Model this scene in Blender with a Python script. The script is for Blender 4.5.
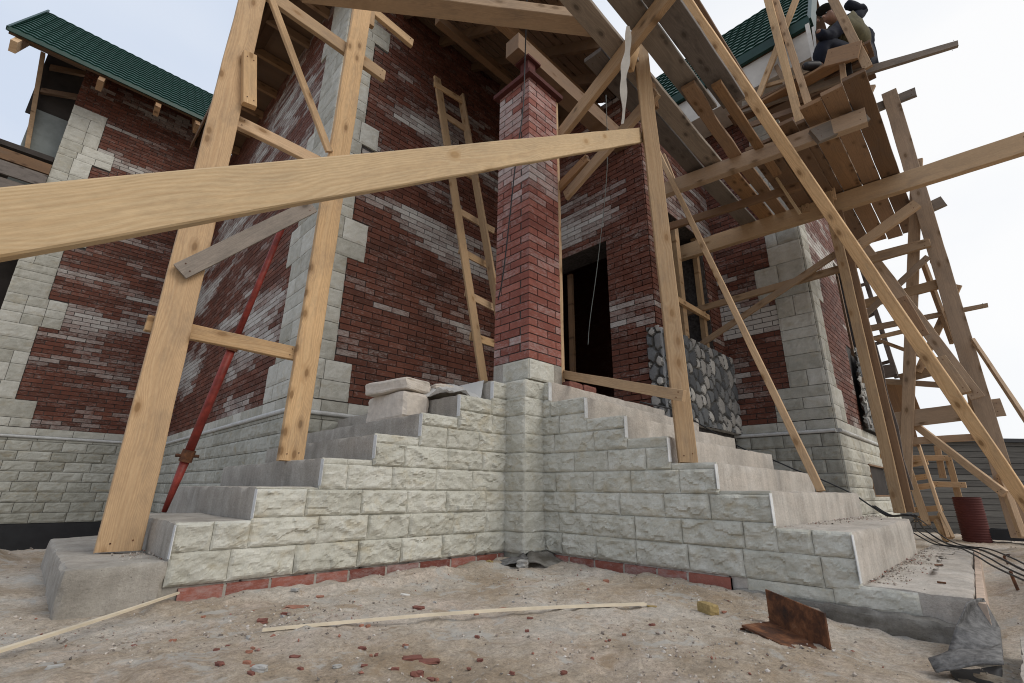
import bpy, bmesh, math, random
from mathutils import Vector, Matrix, noise
R = math.radians
random.seed(7)
for _o in list(bpy.data.objects): bpy.data.objects.remove(_o)
S = bpy.context.scene
COL = S.collection

# ---------------------------------------------------------------- camera
cam_d = bpy.data.cameras.new('camera'); cam = bpy.data.objects.new('camera', cam_d); COL.objects.link(cam)
cam_d.sensor_width = 36.0; cam_d.lens = 16.636; cam_d.clip_start = 0.02; cam_d.clip_end = 3000
cam.matrix_world = Matrix(((0.7099801,-0.2195482,-0.669124,0),(-0.7041262,-0.2056586,-0.6796403,0),(0.0116027,0.9536787,-0.3006032,0.52),(0,0,0,1)))
S.camera = cam
S.cycles.filter_width = 1.05
S.render.resolution_x = 1024; S.render.resolution_y = 683

# ---------------------------------------------------------------- sky and sun
SUN_EL, SUN_AZ = 42.0, -75.0          # azimuth of the sun direction measured from +X towards +Y
W = bpy.data.worlds.new('World'); S.world = W; W.use_nodes = True
wn = W.node_tree.nodes; wl = W.node_tree.links; wn.clear()
sky = wn.new('ShaderNodeTexSky'); sky.sky_type = 'NISHITA'; sky.sun_disc = False
sky.sun_elevation = R(SUN_EL); sky.sun_rotation = R(90 - SUN_AZ); sky.dust_density = 3.0; sky.air_density = 1.0
bg = wn.new('ShaderNodeBackground'); bg.inputs['Strength'].default_value = 0.095
tc = wn.new('ShaderNodeTexCoord')
mp = wn.new('ShaderNodeMapping'); mp.inputs['Scale'].default_value = (1.0, 1.0, 2.4); mp.inputs['Location'].default_value = (3.1, 1.7, 0.4)
cl = wn.new('ShaderNodeTexNoise'); cl.inputs['Scale'].default_value = 1.3; cl.inputs['Detail'].default_value = 5; cl.inputs['Roughness'].default_value = .5
wl.new(tc.outputs['Generated'], mp.inputs['Vector']); wl.new(mp.outputs[0], cl.inputs['Vector'])
# brighter cloud towards the sun side
dt = wn.new('ShaderNodeVectorMath'); dt.operation = 'DOT_PRODUCT'
sd = Vector((math.cos(R(-38)) * math.cos(R(12)), math.sin(R(-38)) * math.cos(R(12)), math.sin(R(12))))
dt.inputs[1].default_value = sd; wl.new(tc.outputs['Generated'], dt.inputs[0])
mr = wn.new('ShaderNodeMapRange'); mr.inputs['From Min'].default_value = -0.1; mr.inputs['From Max'].default_value = .85
mr.inputs['To Min'].default_value = 0.0; mr.inputs['To Max'].default_value = 1.0; wl.new(dt.outputs['Value'], mr.inputs['Value'])
ad = wn.new('ShaderNodeMath'); ad.operation = 'MULTIPLY_ADD'; ad.inputs[1].default_value = 1.35; wl.new(cl.outputs['Fac'], ad.inputs[0])
sb = wn.new('ShaderNodeMath'); sb.operation = 'SUBTRACT'; sb.inputs[1].default_value = .66; wl.new(mr.outputs[0], sb.inputs[0]); wl.new(sb.outputs[0], ad.inputs[2])
rmp = wn.new('ShaderNodeValToRGB'); wl.new(ad.outputs[0], rmp.inputs[0])
rmp.color_ramp.elements[0].position = 0.0; rmp.color_ramp.elements[0].color = (.66, .74, .88, 1)
rmp.color_ramp.elements[1].position = 1.0; rmp.color_ramp.elements[1].color = (1.0, 1.0, 1.0, 1)
e = rmp.color_ramp.elements.new(.45); e.color = (.82, .87, .95, 1)
sc = wn.new('ShaderNodeVectorMath'); sc.operation = 'SCALE'; sc.inputs['Scale'].default_value = 10.0; wl.new(rmp.outputs[0], sc.inputs[0])
mx = wn.new('ShaderNodeMix'); mx.data_type = 'RGBA'; mx.inputs['Factor'].default_value = .93
wl.new(sky.outputs[0], mx.inputs['A']); wl.new(sc.outputs[0], mx.inputs['B'])
wl.new(mx.outputs['Result'], bg.inputs['Color'])
wo = wn.new('ShaderNodeOutputWorld'); wl.new(bg.outputs[0], wo.inputs['Surface'])
sun_d = bpy.data.lights.new('sun', 'SUN'); sun_d.energy = 1.2; sun_d.angle = R(30); sun_d.color = (1.0, .95, .86)
sun = bpy.data.objects.new('sun', sun_d); COL.objects.link(sun)
sdir = Vector((math.cos(R(SUN_AZ)) * math.cos(R(SUN_EL)), math.sin(R(SUN_AZ)) * math.cos(R(SUN_EL)), math.sin(R(SUN_EL))))
sun.rotation_euler = sdir.to_track_quat('Z', 'Y').to_euler()
S.view_settings.view_transform = 'Standard'; S.view_settings.look = 'None'; S.view_settings.gamma = 1
S.view_settings.exposure = 0.12; S.view_settings.use_curve_mapping = False

# ---------------------------------------------------------------- helpers
def nz(x, y, z): return noise.noise(Vector((x, y, z)))
def fbm(x, y, z, o=4):
    return noise.fractal(Vector((x, y, z)), 1.0, 2.0, o)

def tag(o, label=None, cat=None, group=None, kind=None):
    if label: o['label'] = label
    if cat: o['category'] = cat
    if group: o['group'] = group
    if kind: o['kind'] = kind
    return o

def empty(name, loc, label, cat, group=None):
    o = bpy.data.objects.new(name, None); COL.objects.link(o); o.location = loc; o.empty_display_size = .1
    return tag(o, label, cat, group)

def mesh_obj(name, verts, faces, mats, parent=None, mi=None, attrs=None, smooth=False, local=False):
    me = bpy.data.meshes.new(name)
    me.from_pydata([tuple(v) for v in verts], [], faces)
    if not isinstance(mats, (list, tuple)): mats = [mats]
    for m in mats: me.materials.append(m)
    if mi: me.polygons.foreach_set('material_index', mi)
    if attrs:
        for k, vals in attrs.items():
            a = me.attributes.new(k, 'FLOAT', 'FACE'); a.data.foreach_set('value', vals)
    if smooth: me.polygons.foreach_set('use_smooth', [True] * len(me.polygons))
    me.update()
    o = bpy.data.objects.new(name, me); COL.objects.link(o)
    if parent:
        o.parent = parent
        if not local:
            bpy_loc = world_loc(parent); o.location = -bpy_loc
    return o

def world_loc(o):
    v = Vector((0, 0, 0))
    while o: v += o.location; o = o.parent
    return v

class MB:
    """collects faces with a few per-face values"""
    def __init__(s): s.v = []; s.f = []; s.mi = []; s.tone = []; s.eff = []
    def add(s, vs, fs, mi=0, tone=.5, eff=0.):
        b = len(s.v); s.v += [tuple(v) for v in vs]
        for f in fs: s.f.append([i + b for i in f]); s.mi.append(mi); s.tone.append(tone); s.eff.append(eff)
    def box(s, x0, y0, z0, x1, y1, z1, **k):
        vs = [(x0,y0,z0),(x1,y0,z0),(x1,y1,z0),(x0,y1,z0),(x0,y0,z1),(x1,y0,z1),(x1,y1,z1),(x0,y1,z1)]
        s.add(vs, [(0,3,2,1),(4,5,6,7),(0,1,5,4),(1,2,6,5),(2,3,7,6),(3,0,4,7)], **k)
    def obox(s, c, ax, ay, az, **k):
        c = Vector(c); vs = []
        for dz in (-1, 1):
            for dx, dy in ((-1,-1),(1,-1),(1,1),(-1,1)): vs.append(c + ax*dx + ay*dy + az*dz)
        s.add(vs, [(0,3,2,1),(4,5,6,7),(0,1,5,4),(1,2,6,5),(2,3,7,6),(3,0,4,7)], **k)
    def tube(s, pts, r, n=8, cap=True, **k):
        pts = [Vector(p) for p in pts]; rings = []
        rs = r if isinstance(r, (list, tuple)) else [r] * len(pts)
        for i, p in enumerate(pts):
            d = (pts[min(i+1, len(pts)-1)] - pts[max(i-1, 0)]).normalized()
            up = Vector((0,0,1)) if abs(d.z) < .95 else Vector((1,0,0))
            a = d.cross(up).normalized(); b = d.cross(a)
            rings.append([p + (a*math.cos(2*math.pi*j/n) + b*math.sin(2*math.pi*j/n)) * rs[i] for j in range(n)])
        vs = [v for r_ in rings for v in r_]; fs = []
        for i in range(len(pts)-1):
            for j in range(n):
                fs.append((i*n+j, i*n+(j+1) % n, (i+1)*n+(j+1) % n, (i+1)*n+j))
        if cap: fs.append(tuple(range(n-1, -1, -1))); fs.append(tuple((len(pts)-1)*n+j for j in range(n)))
        s.add(vs, fs, **k)
    def build(s, name, mats, parent=None, smooth=False):
        return mesh_obj(name, s.v, s.f, mats, parent, s.mi, {'tone': s.tone, 'eff': s.eff}, smooth)

# ---------------------------------------------------------------- materials
def newmat(name, rough=.85):
    m = bpy.data.materials.new(name); m.use_nodes = True
    n = m.node_tree.nodes; l = m.node_tree.links
    b = n['Principled BSDF']; b.inputs['Roughness'].default_value = rough
    b.inputs['Specular IOR Level'].default_value = .3
    return m, n, l, b
def N(n, t, **k):
    o = n.new(t)
    for a, v in k.items(): setattr(o, a, v)
    return o
def tex_noise(n, l, vec, scale, detail=4, rough=.55, dist=0):
    t = N(n, 'ShaderNodeTexNoise'); t.inputs['Scale'].default_value = scale; t.inputs['Detail'].default_value = detail
    t.inputs['Roughness'].default_value = rough; t.inputs['Distortion'].default_value = dist
    if vec is not None: l.new(vec, t.inputs['Vector'])
    return t.outputs['Fac']
def mapping(n, l, vec, scale=(1,1,1), loc=(0,0,0)):
    m = N(n, 'ShaderNodeMapping'); m.inputs['Scale'].default_value = scale; m.inputs['Location'].default_value = loc
    l.new(vec, m.inputs['Vector']); return m.outputs[0]
def ramp(n, l, fac, stops):
    r = N(n, 'ShaderNodeValToRGB'); el = r.color_ramp.elements
    while len(el) < len(stops): el.new(.5)
    for e_, (p, c) in zip(el, stops):
        e_.position = p; e_.color = (*c, 1) if len(c) == 3 else c
    l.new(fac, r.inputs[0]); return r.outputs[0]
def g(v): return (v, v, v)
def mixc(n, l, fac, a, b, mode='MIX'):
    m = N(n, 'ShaderNodeMix', data_type='RGBA', blend_type=mode)
    for s_, v in (('Factor', fac), ('A', a), ('B', b)):
        if isinstance(v, (int, float)): m.inputs[s_].default_value = v
        elif isinstance(v, tuple): m.inputs[s_].default_value = (*v, 1)
        else: l.new(v, m.inputs[s_])
    return m.outputs['Result']
def math_(n, l, op, a, b=None, c=None, clamp=False):
    m = N(n, 'ShaderNodeMath', operation=op, use_clamp=clamp)
    for i, v in enumerate((a, b, c)):
        if v is None: continue
        if isinstance(v, (int, float)): m.inputs[i].default_value = v
        else: l.new(v, m.inputs[i])
    return m.outputs[0]
def bump(n, l, b, h, strength=.4, dist=.01):
    k = N(n, 'ShaderNodeBump'); k.inputs['Strength'].default_value = strength; k.inputs['Distance'].default_value = dist
    l.new(h, k.inputs['Height']); l.new(k.outputs[0], b.inputs['Normal'])
def attr(n, name):
    a = N(n, 'ShaderNodeAttribute', attribute_name=name); return a.outputs['Fac']
def geo_pos(n): return N(n, 'ShaderNodeNewGeometry').outputs['Position']

def brick_mat(name, c0, c1, c2, white=(.52,.50,.50)):
    m, n, l, b = newmat(name, .75)
    p = geo_pos(n); t = attr(n, 'tone'); ef = attr(n, 'eff')
    col = ramp(n, l, t, [(0, c0), (.5, c1), (1, c2)])
    f = tex_noise(n, l, p, 14, 5, .65)
    col = mixc(n, l, .55, col, ramp(n, l, f, [(.25, g(.55)), (.75, g(1.25))]), 'MULTIPLY')
    sp = tex_noise(n, l, p, 120, 3, .6)
    col = mixc(n, l, .35, col, ramp(n, l, sp, [(.3, g(.6)), (.7, g(1.2))]), 'MULTIPLY')
    # lime bloom, per brick strength broken up by noise
    w = math_(n, l, 'ADD', math_(n, l, 'MULTIPLY', tex_noise(n, l, mapping(n, l, p, (3.4, 3.4, 9)), 1.0, 7, .78), .5), math_(n, l, 'MULTIPLY', tex_noise(n, l, mapping(n, l, p, (26, 26, 60), (3,3,3)), 1.0, 5, .7), .5))
    w2 = math_(n, l, 'ADD', w, math_(n, l, 'MULTIPLY', ef, .55))
    msk = ramp(n, l, w2, [(.52, g(0)), (.92, g(1))])
    msk = math_(n, l, 'MULTIPLY', msk, .88)
    col = mixc(n, l, msk, col, white)
    l.new(col, b.inputs['Base Color'])
    bump(n, l, b, sp, .25, .004)
    return m
M = {}
M['brick'] = brick_mat('clinker_brick', (.092,.033,.020), (.142,.048,.029), (.195,.069,.042), (.55,.53,.49))
M['brick_column'] = brick_mat('column_brick', (.175,.053,.038), (.255,.082,.058), (.33,.120,.088), (.50,.47,.45))

m, n, l, b = newmat('dark_mortar', .95); p = geo_pos(n)
l.new(ramp(n, l, tex_noise(n, l, p, 30, 4), [(.3, (.035,.03,.028)), (.7, (.10,.09,.085))]), b.inputs['Base Color'])
M['mortar'] = m

def stone_mat(name, lo, mid, hi, stain=(.34,.27,.15), stain_amt=.55, sc=1.0, tv=.16):
    m, n, l, b = newmat(name, .9); p = geo_pos(n); t = attr(n, 'tone')
    f = tex_noise(n, l, p, 9*sc, 6, .62, .4)
    f2 = math_(n, l, 'ADD', math_(n, l, 'MULTIPLY', f, 1.0-tv*.9), math_(n, l, 'MULTIPLY', t, tv))
    col = ramp(n, l, f2, [(.32, lo), (.52, mid), (.75, hi)])
    s1 = tex_noise(n, l, mapping(n, l, p, (1,1,1.6), (4,2,7)), 6*sc, 5, .6, .8)
    sm = ramp(n, l, s1, [(.54, g(0)), (.70, g(1))])
    col = mixc(n, l, math_(n, l, 'MULTIPLY', sm, stain_amt), col, stain)
    sp = tex_noise(n, l, p, 90, 5, .7)
    col = mixc(n, l, .4, col, ramp(n, l, sp, [(.3, g(.72)), (.72, g(1.18))]), 'MULTIPLY')
    dr = tex_noise(n, l, mapping(n, l, p, (5,5,.7)), 1, 5, .6)
    col = mixc(n, l, .35, col, ramp(n, l, dr, [(.3, g(.75)), (.65, g(1.1))]), 'MULTIPLY')
    l.new(col, b.inputs['Base Color'])
    bump(n, l, b, sp, .5, .006)
    return m
M['slab'] = stone_mat('split_slab_pale', (.43,.415,.35), (.54,.525,.455), (.63,.615,.55), (.46,.385,.25), .45)
M['slab_dark'] = stone_mat('split_slab_grey', (.32,.31,.26), (.42,.41,.355), (.52,.51,.45), (.31,.25,.15), .5, 1.0, .28)
M['quoin'] = stone_mat('quoin_stone', (.38,.365,.31), (.50,.485,.425), (.60,.585,.525), (.40,.33,.21), .35, 1.0, .34)
M['trim'] = stone_mat('trim_white', (.5,.5,.48), (.6,.6,.58), (.7,.7,.68), (.4,.38,.33), .2)
M['plaster_edge'] = stone_mat('white_tile_glue', (.5,.5,.49), (.66,.66,.65), (.75,.75,.74), (.5,.47,.4), .2)

def concrete_mat(name, lo, mid, hi, dust, dust_amt):
    m, n, l, b = newmat(name, .92); p = geo_pos(n)
    f = tex_noise(n, l, p, 3.2, 8, .62, .3)
    col = ramp(n, l, f, [(.3, lo), (.5, mid), (.7, hi)])
    d = tex_noise(n, l, mapping(n, l, p, (1.6,1.6,5), (8,3,1)), 1.4, 6, .6)
    col = mixc(n, l, math_(n, l, 'MULTIPLY', ramp(n, l, d, [(.38, g(0)), (.62, g(1))]), dust_amt), col, dust)
    st = tex_noise(n, l, mapping(n, l, p, (9,9,.8)), 1.2, 5, .65)
    col = mixc(n, l, .5, col, ramp(n, l, st, [(.3, g(.62)), (.62, g(1.12))]), 'MULTIPLY')
    sp = tex_noise(n, l, p, 70, 6, .72)
    col = mixc(n, l, .4, col, ramp(n, l, sp, [(.3, g(.6)), (.7, g(1.25))]), 'MULTIPLY')
    v = N(n, 'ShaderNodeTexVoronoi'); v.inputs['Scale'].default_value = 45; l.new(p, v.inputs['Vector'])
    pit = ramp(n, l, v.outputs['Distance'], [(.06, g(.35)), (.16, g(1))])
    pn = ramp(n, l, tex_noise(n, l, p, 8, 3), [(.5, g(0)), (.6, g(1))])
    col = mixc(n, l, math_(n, l, 'MULTIPLY', pn, .7), col, mixc(n, l, 1.0, col, pit, 'MULTIPLY'))
    l.new(col, b.inputs['Base Color'])
    sp2 = tex_noise(n, l, p, 22, 6, .7); bump(n, l, b, math_(n, l, 'ADD', sp, math_(n, l, 'MULTIPLY', sp2, 1.3)), .55, .012)
    return m
M['conc'] = concrete_mat('grey_concrete', (.26,.235,.20), (.36,.33,.285), (.47,.435,.385), (.44,.395,.345), .4)
M['conc_pink'] = concrete_mat('dusty_concrete', (.34,.305,.265), (.45,.41,.36), (.57,.53,.48), (.54,.475,.41), .55)
M['conc_wet'] = concrete_mat('foundation_concrete', (.055,.048,.038), (.13,.115,.092), (.36,.34,.30), (.46,.44,.41), .45)

def wood_mat(name, light, dark, dirt=(.12,.10,.085), dirt_amt=.15, rings=1.0, grey=0.0):
    m, n, l, b = newmat(name, .72)
    tcn = N(n, 'ShaderNodeTexCoord'); oi = N(n, 'ShaderNodeObjectInfo')
    off = N(n, 'ShaderNodeCombineXYZ'); l.new(math_(n, l, 'MULTIPLY', oi.outputs['Random'], 37.0), off.inputs[0])
    va = N(n, 'ShaderNodeVectorMath', operation='ADD'); l.new(tcn.outputs['Object'], va.inputs[0]); l.new(off.outputs[0], va.inputs[1])
    P = va.outputs[0]
    # knots: sparse cells along the board
    kv = N(n, 'ShaderNodeTexVoronoi', voronoi_dimensions='2D'); kv.inputs['Scale'].default_value = 1.0; kv.inputs['Randomness'].default_value = .8
    s2 = N(n, 'ShaderNodeSeparateXYZ'); l.new(P, s2.inputs[0]); c2 = N(n, 'ShaderNodeCombineXYZ'); l.new(s2.outputs['X'], c2.inputs[0]); l.new(s2.outputs['Z'], c2.inputs[1])
    l.new(mapping(n, l, c2.outputs[0], (5.0, 11.0, 1), (0, .5, 0)), kv.inputs['Vector'])
    kd = kv.outputs['Distance']
    kc = ramp(n, l, kv.outputs['Color'], [(.66, g(0)), (.68, g(1))]); knot = math_(n, l, 'MULTIPLY', kc, ramp(n, l, kd, [(.11, g(1)), (.17, g(0))]))
    halo = math_(n, l, 'MULTIPLY', kc, ramp(n, l, kd, [(.0, g(1)), (.55, g(0))]))
    wv = tex_noise(n, l, mapping(n, l, P, (1.3, 5, 5)), 1.0, 3, .5)
    sep = N(n, 'ShaderNodeSeparateXYZ'); l.new(tcn.outputs['Object'], sep.inputs[0])
    zz = math_(n, l, 'ADD', sep.outputs['Z'], math_(n, l, 'MULTIPLY_ADD', wv, .11, -.04))
    yy = math_(n, l, 'ADD', sep.outputs['Y'], .035)
    r2 = math_(n, l, 'SQRT', math_(n, l, 'ADD', math_(n, l, 'MULTIPLY', zz, zz), math_(n, l, 'MULTIPLY', yy, yy)))
    r2 = math_(n, l, 'ADD', r2, math_(n, l, 'MULTIPLY', halo, .012))
    sn = math_(n, l, 'SINE', math_(n, l, 'MULTIPLY', r2, 900 * rings))
    gr = math_(n, l, 'MULTIPLY_ADD', sn, .5, .5)
    fib = tex_noise(n, l, mapping(n, l, P, (5, 160, 160)), 1.0, 4, .6)
    big = tex_noise(n, l, mapping(n, l, P, (.9, 6, 6)), 1.0, 5, .6)
    fac = math_(n, l, 'ADD', math_(n, l, 'MULTIPLY', gr, .36), math_(n, l, 'MULTIPLY', fib, .55))
    col = mixc(n, l, fac, light, dark)
    col = mixc(n, l, .5, col, ramp(n, l, big, [(.3, g(.68)), (.7, g(1.2))]), 'MULTIPLY')
    tn = math_(n, l, 'MULTIPLY_ADD', oi.outputs['Random'], .42, .74)
    gm = math_(n, l, 'MULTIPLY', math_(n, l, 'FRACT', math_(n, l, 'MULTIPLY', oi.outputs['Random'], 7.31)), .38); col = mixc(n, l, gm, col, tuple(.55*(sum(light)/3) + .45*c for c in dark))
    cmb = N(n, 'ShaderNodeCombineColor'); [l.new(tn, cmb.inputs[i]) for i in range(3)]
    col = mixc(n, l, 1.0, col, cmb.outputs[0], 'MULTIPLY')
    col = mixc(n, l, math_(n, l, 'MULTIPLY', knot, .92), col, tuple(c*.42 for c in dark))
    col = mixc(n, l, math_(n, l, 'MULTIPLY', math_(n, l, 'MULTIPLY', kc, ramp(n, l, kd, [(.12, g(1)), (.36, g(0))])), .65), col, tuple(c*.7 for c in dark))
    saw = tex_noise(n, l, mapping(n, l, P, (22, 110, 110), (5,5,5)), 1.0, 5, .75); col = mixc(n, l, .4, col, ramp(n, l, saw, [(.3, g(.68)), (.7, g(1.2))]), 'MULTIPLY')
    dn = tex_noise(n, l, mapping(n, l, P, (3, 9, 9), (5,5,5)), 1.0, 6, .7)
    col = mixc(n, l, math_(n, l, 'MULTIPLY', ramp(n, l, dn, [(.5, g(0)), (.68, g(1))]), dirt_amt), col, dirt)
    l.new(col, b.inputs['Base Color'])
    bump(n, l, b, fib, .35, .003)
    return m
M['wood'] = wood_mat('fresh_pine', (.66,.45,.245), (.44,.25,.11), dirt_amt=.30)
M['wood_b'] = wood_mat('pale_sawn_pine', (.78,.58,.33), (.55,.34,.15), dirt_amt=.16, rings=1.0)
M['wood_w'] = wood_mat('weathered_pine', (.52,.35,.205), (.31,.19,.10), dirt_amt=.32)
M['wood_g'] = wood_mat('grey_weathered_board', (.29,.235,.18), (.17,.13,.10), (.09,.08,.07), .5)
M['wood_d'] = wood_mat('dark_damp_board', (.20,.165,.14), (.115,.09,.075), (.05,.042,.036), .6)
M['wood_o'] = wood_mat('orange_board', (.37,.21,.10), (.22,.115,.05), dirt_amt=.25)
M['wood_k'] = wood_mat('old_brown_timber', (.24,.135,.068), (.13,.068,.032), dirt_amt=.3)

def simple(name, c, rough=.6, metal=0., nscale=8, var=.25, bumpd=0.0, spec=.3):
    m, n, l, b = newmat(name, rough); p = geo_pos(n)
    f = tex_noise(n, l, p, nscale, 5, .6)
    l.new(mixc(n, l, 1.0, c, ramp(n, l, f, [(.25, g(1-var)), (.75, g(1+var))]), 'MULTIPLY'), b.inputs['Base Color'])
    b.inputs['Metallic'].default_value = metal; b.inputs['Specular IOR Level'].default_value = spec
    if bumpd: bump(n, l, b, f, .5, bumpd)
    return m
M['felt'] = simple('bitumen_felt', (.15,.145,.14), .95, nscale=38, var=.6, bumpd=.02)
M['black'] = simple('black_rubber', (.022,.022,.024), .5)
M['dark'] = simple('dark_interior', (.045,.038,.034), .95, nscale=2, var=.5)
M['red_steel'] = simple('red_painted_steel', (.22,.035,.025), .5, nscale=18, var=.45, bumpd=.003)
M['red_plastic'] = simple('dark_red_pipe', (.085,.024,.02), .85, nscale=5, var=.25)
M['white_fascia'] = simple('white_fascia', (.62,.58,.52), .6, nscale=5, var=.12)
M['green_edge'] = simple('green_roof_edge', (.007,.040,.030), .4, nscale=6, var=.2)
M['block'] = simple('aerated_block', (.60,.535,.46), .95, nscale=20, var=.16, bumpd=.01)
M['cloth'] = simple('navy_cloth', (.010,.012,.022), .9, nscale=20)
M['olive'] = simple('olive_cloth', (.085,.072,.035), .9, nscale=14, var=.35)
M['skin'] = simple('skin', (.30,.17,.12), .6)
M['cap'] = simple('black_knit', (.02,.022,.022), .95)
M['white_ply'] = simple('white_film', (.70,.68,.64), .6, nscale=12, var=.15)
M['tarp'] = simple('grey_tarp', (.22,.24,.23), .7, nscale=6, var=.2)
M['chip'] = simple('red_brick_chip', (.19,.078,.06), .9, nscale=40, var=.35, bumpd=.005)
M['chip_o'] = simple('orange_brick_chip', (.30,.14,.095), .9, nscale=40, var=.3, bumpd=.005)
M['grey_stone'] = simple('grey_rubble', (.36,.35,.33), .95, nscale=30, var=.3, bumpd=.01)
M['lath'] = simple('pale_lath_wood', (.66,.57,.43), .7, nscale=9, var=.18)
M['dusty'] = simple('dusty_board', (.50,.385,.30), .95, nscale=14, var=.3, bumpd=.006)
M['wool'] = simple('yellow_mineral_wool', (.34,.25,.11), .95, nscale=60, var=.35, bumpd=.02)

m, n, l, b = newmat('rusty_steel', .8); p = geo_pos(n)
f = tex_noise(n, l, p, 14, 7, .68)
l.new(ramp(n, l, f, [(.3, (.028,.022,.02)), (.47, (.10,.043,.023)), (.6, (.20,.085,.040)), (.75, (.30,.19,.12))]), b.inputs['Base Color'])
bump(n, l, b, f, .5, .006); b.inputs['Metallic'].default_value = .15; M['rust'] = m

# translucent wrapping film
m, n, l, b = newmat('plastic_film', .35); b.inputs['Base Color'].default_value = (.72,.71,.68,1)
b.inputs['Transmission Weight'].default_value = .15; b.inputs['Alpha'].default_value = .8; M['film'] = m

# green metal tile roof, world position drives the tile ribs
def roof_mat(name, axis_along, base=(.008,.050,.036)):
    m, n, l, b = newmat(name, .5); b.inputs['Specular IOR Level'].default_value = .3
    p = geo_pos(n); f = tex_noise(n, l, p, 3, 4)
    l.new(mixc(n, l, .6, base, ramp(n, l, f, [(.3, g(.75)), (.7, g(1.2))]), 'MULTIPLY'), b.inputs['Base Color'])
    return m
M['roof'] = roof_mat('green_metal_tile', 0)

# cobble facing: tone per face
m, n, l, b = newmat('river_cobbles', .75); p = geo_pos(n); t = attr(n, 'tone')
col = ramp(n, l, t, [(0, (.12,.115,.105)), (.13, (.07,.072,.076)), (.40, (.14,.145,.148)), (.62, (.25,.24,.225)), (.85, (.36,.34,.31)), (1, (.47,.45,.41))])
col = mixc(n, l, .5, col, ramp(n, l, tex_noise(n, l, p, 45, 5, .65), [(.3, g(.6)), (.7, g(1.3))]), 'MULTIPLY')
l.new(col, b.inputs['Base Color']); M['cobble'] = m

# ground
m, n, l, b = newmat('sandy_ground', .96); p = geo_pos(n)
f = tex_noise(n, l, p, 1.1, 9, .62, .5)
col = ramp(n, l, f, [(.30, (.29,.22,.15)), (.43, (.385,.31,.23)), (.53, (.48,.415,.34)), (.66, (.56,.515,.455))])
f1 = tex_noise(n, l, mapping(n, l, p, (1,1,1), (9,4,2)), 2.6, 7, .65)
col = mixc(n, l, ramp(n, l, f1, [(.50, g(0)), (.66, g(.75))]), col, (.52,.43,.355))
f2 = tex_noise(n, l, p, 34, 8, .78)
col = mixc(n, l, .75, col, ramp(n, l, f2, [(.3, g(.45)), (.5, g(.92)), (.72, g(1.4))]), 'MULTIPLY')
f3 = tex_noise(n, l, p, 120, 6, .8); col = mixc(n, l, .6, col, ramp(n, l, f3, [(.33, g(.45)), (.5, g(1.0)), (.7, g(1.4))]), 'MULTIPLY')
f4 = tex_noise(n, l, mapping(n, l, p, (1,1,1), (2,7,5)), 5.5, 8, .7, .6); col = mixc(n, l, ramp(n, l, f4, [(.55, g(0)), (.63, g(.65))]), col, (.46,.45,.42)); col = mixc(n, l, ramp(n, l, f4, [(.34, g(.7)), (.42, g(0))]), col, (.30,.215,.135))
v = N(n, 'ShaderNodeTexVoronoi'); v.inputs['Scale'].default_value = 85; l.new(p, v.inputs['Vector'])
speck = ramp(n, l, v.outputs['Distance'], [(.10, g(1)), (.22, g(0))])
pres = ramp(n, l, v.outputs['Color'], [(.52, g(0)), (.56, g(1))])
sc_ = ramp(n, l, tex_noise(n, l, p, 57, 1), [(.35, (.16,.14,.13)), (.5, (.5,.47,.44)), (.62, (.62,.60,.57)), (.7, (.33,.13,.09))])
col = mixc(n, l, math_(n, l, 'MULTIPLY', math_(n, l, 'MULTIPLY', speck, pres), .8), col, sc_)
l.new(col, b.inputs['Base Color'])
bump(n, l, b, math_(n, l, 'ADD', f2, math_(n, l, 'MULTIPLY', speck, .4)), .8, .012); M['ground'] = m

# gravel
m, n, l, b = newmat('mixed_gravel', .95); t = attr(n, 'tone')
l.new(ramp(n, l, t, [(0, (.13,.115,.10)), (.3, (.30,.25,.21)), (.6, (.46,.40,.34)), (.90, (.60,.56,.51)), (.94, (.27,.12,.09)), (1, (.30,.14,.10))]), b.inputs['Base Color']); M['gravel'] = m

# ---------------------------------------------------------------- ground
def lerp(a, b, t): return a + (b-a)*t
def sm(a, b, x):
    t = max(0., min(1., (x-a)/(b-a))); return t*t*(3-2*t)
LWG, RWG = 2.887, 3.012
def gh(x, y):
    h = -.005
    # falls away on the far right side of the stairs
    h -= .085 * sm(1.35, .35, y) * sm(1.6, 2.7, x) * (1 - sm(3.3, 4.5, x))
    h += .05 * sm(.25, .0, y) * sm(2.95, 3.6, x)* (1 - sm(7, 8, x))
    # trench along the back wing
    tr = sm(5.9, 6.9, y) * (1 - sm(11.7, 12.5, y)) * (1 - sm(2.2, 2.6, x)); h -= .62 * tr
    h += .10 * sm(4.6, 5.3, y) * (1 - sm(5.3, 6.3, y)) * (1 - sm(-.1, .12, x))
    # towards the fence the site lies lower
    h -= .55 * sm(9.5, 15, x + .15*y)
    amp = 1.0 if (y < 4.5) else .8
    h += amp * (.022 * fbm(x*1.3, y*1.3, 3.1) + .014 * fbm(x*6, y*6, 1.7) + .009 * fbm(x*20, y*20, 5.2, 4))
    # sand and dust swept against the slab foot
    if y < LWG and x < RWG and x > .5 and y > .8:
        d = min(abs(LWG-y), abs(RWG-x)) if x < 2.8 and y < 2.7 else .1
        h += .034*sm(.30, .0, d)*(.6+1.0*abs(fbm(x*2.7, y*2.7, 4.4)))
    return h
def axis(lo, fine0, fine1, st, mid, hi):
    a = []; v = fine0
    while v < fine1: a.append(v); v += st
    while v < mid: a.append(v); v += .13
    s_ = .3
    while v < hi: a.append(v); v += s_; s_ *= 1.35
    a.append(hi); v = fine0 - st; s_ = .08; pre = []
    while v > lo: pre.append(v); v -= s_; s_ *= 1.3
    pre.append(lo); return pre[::-1] + a
xs = axis(-600, -.1, 3.6, .026, 14, 900); ys = axis(-600, -.1, 3.6, .026, 13, 900)
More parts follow.
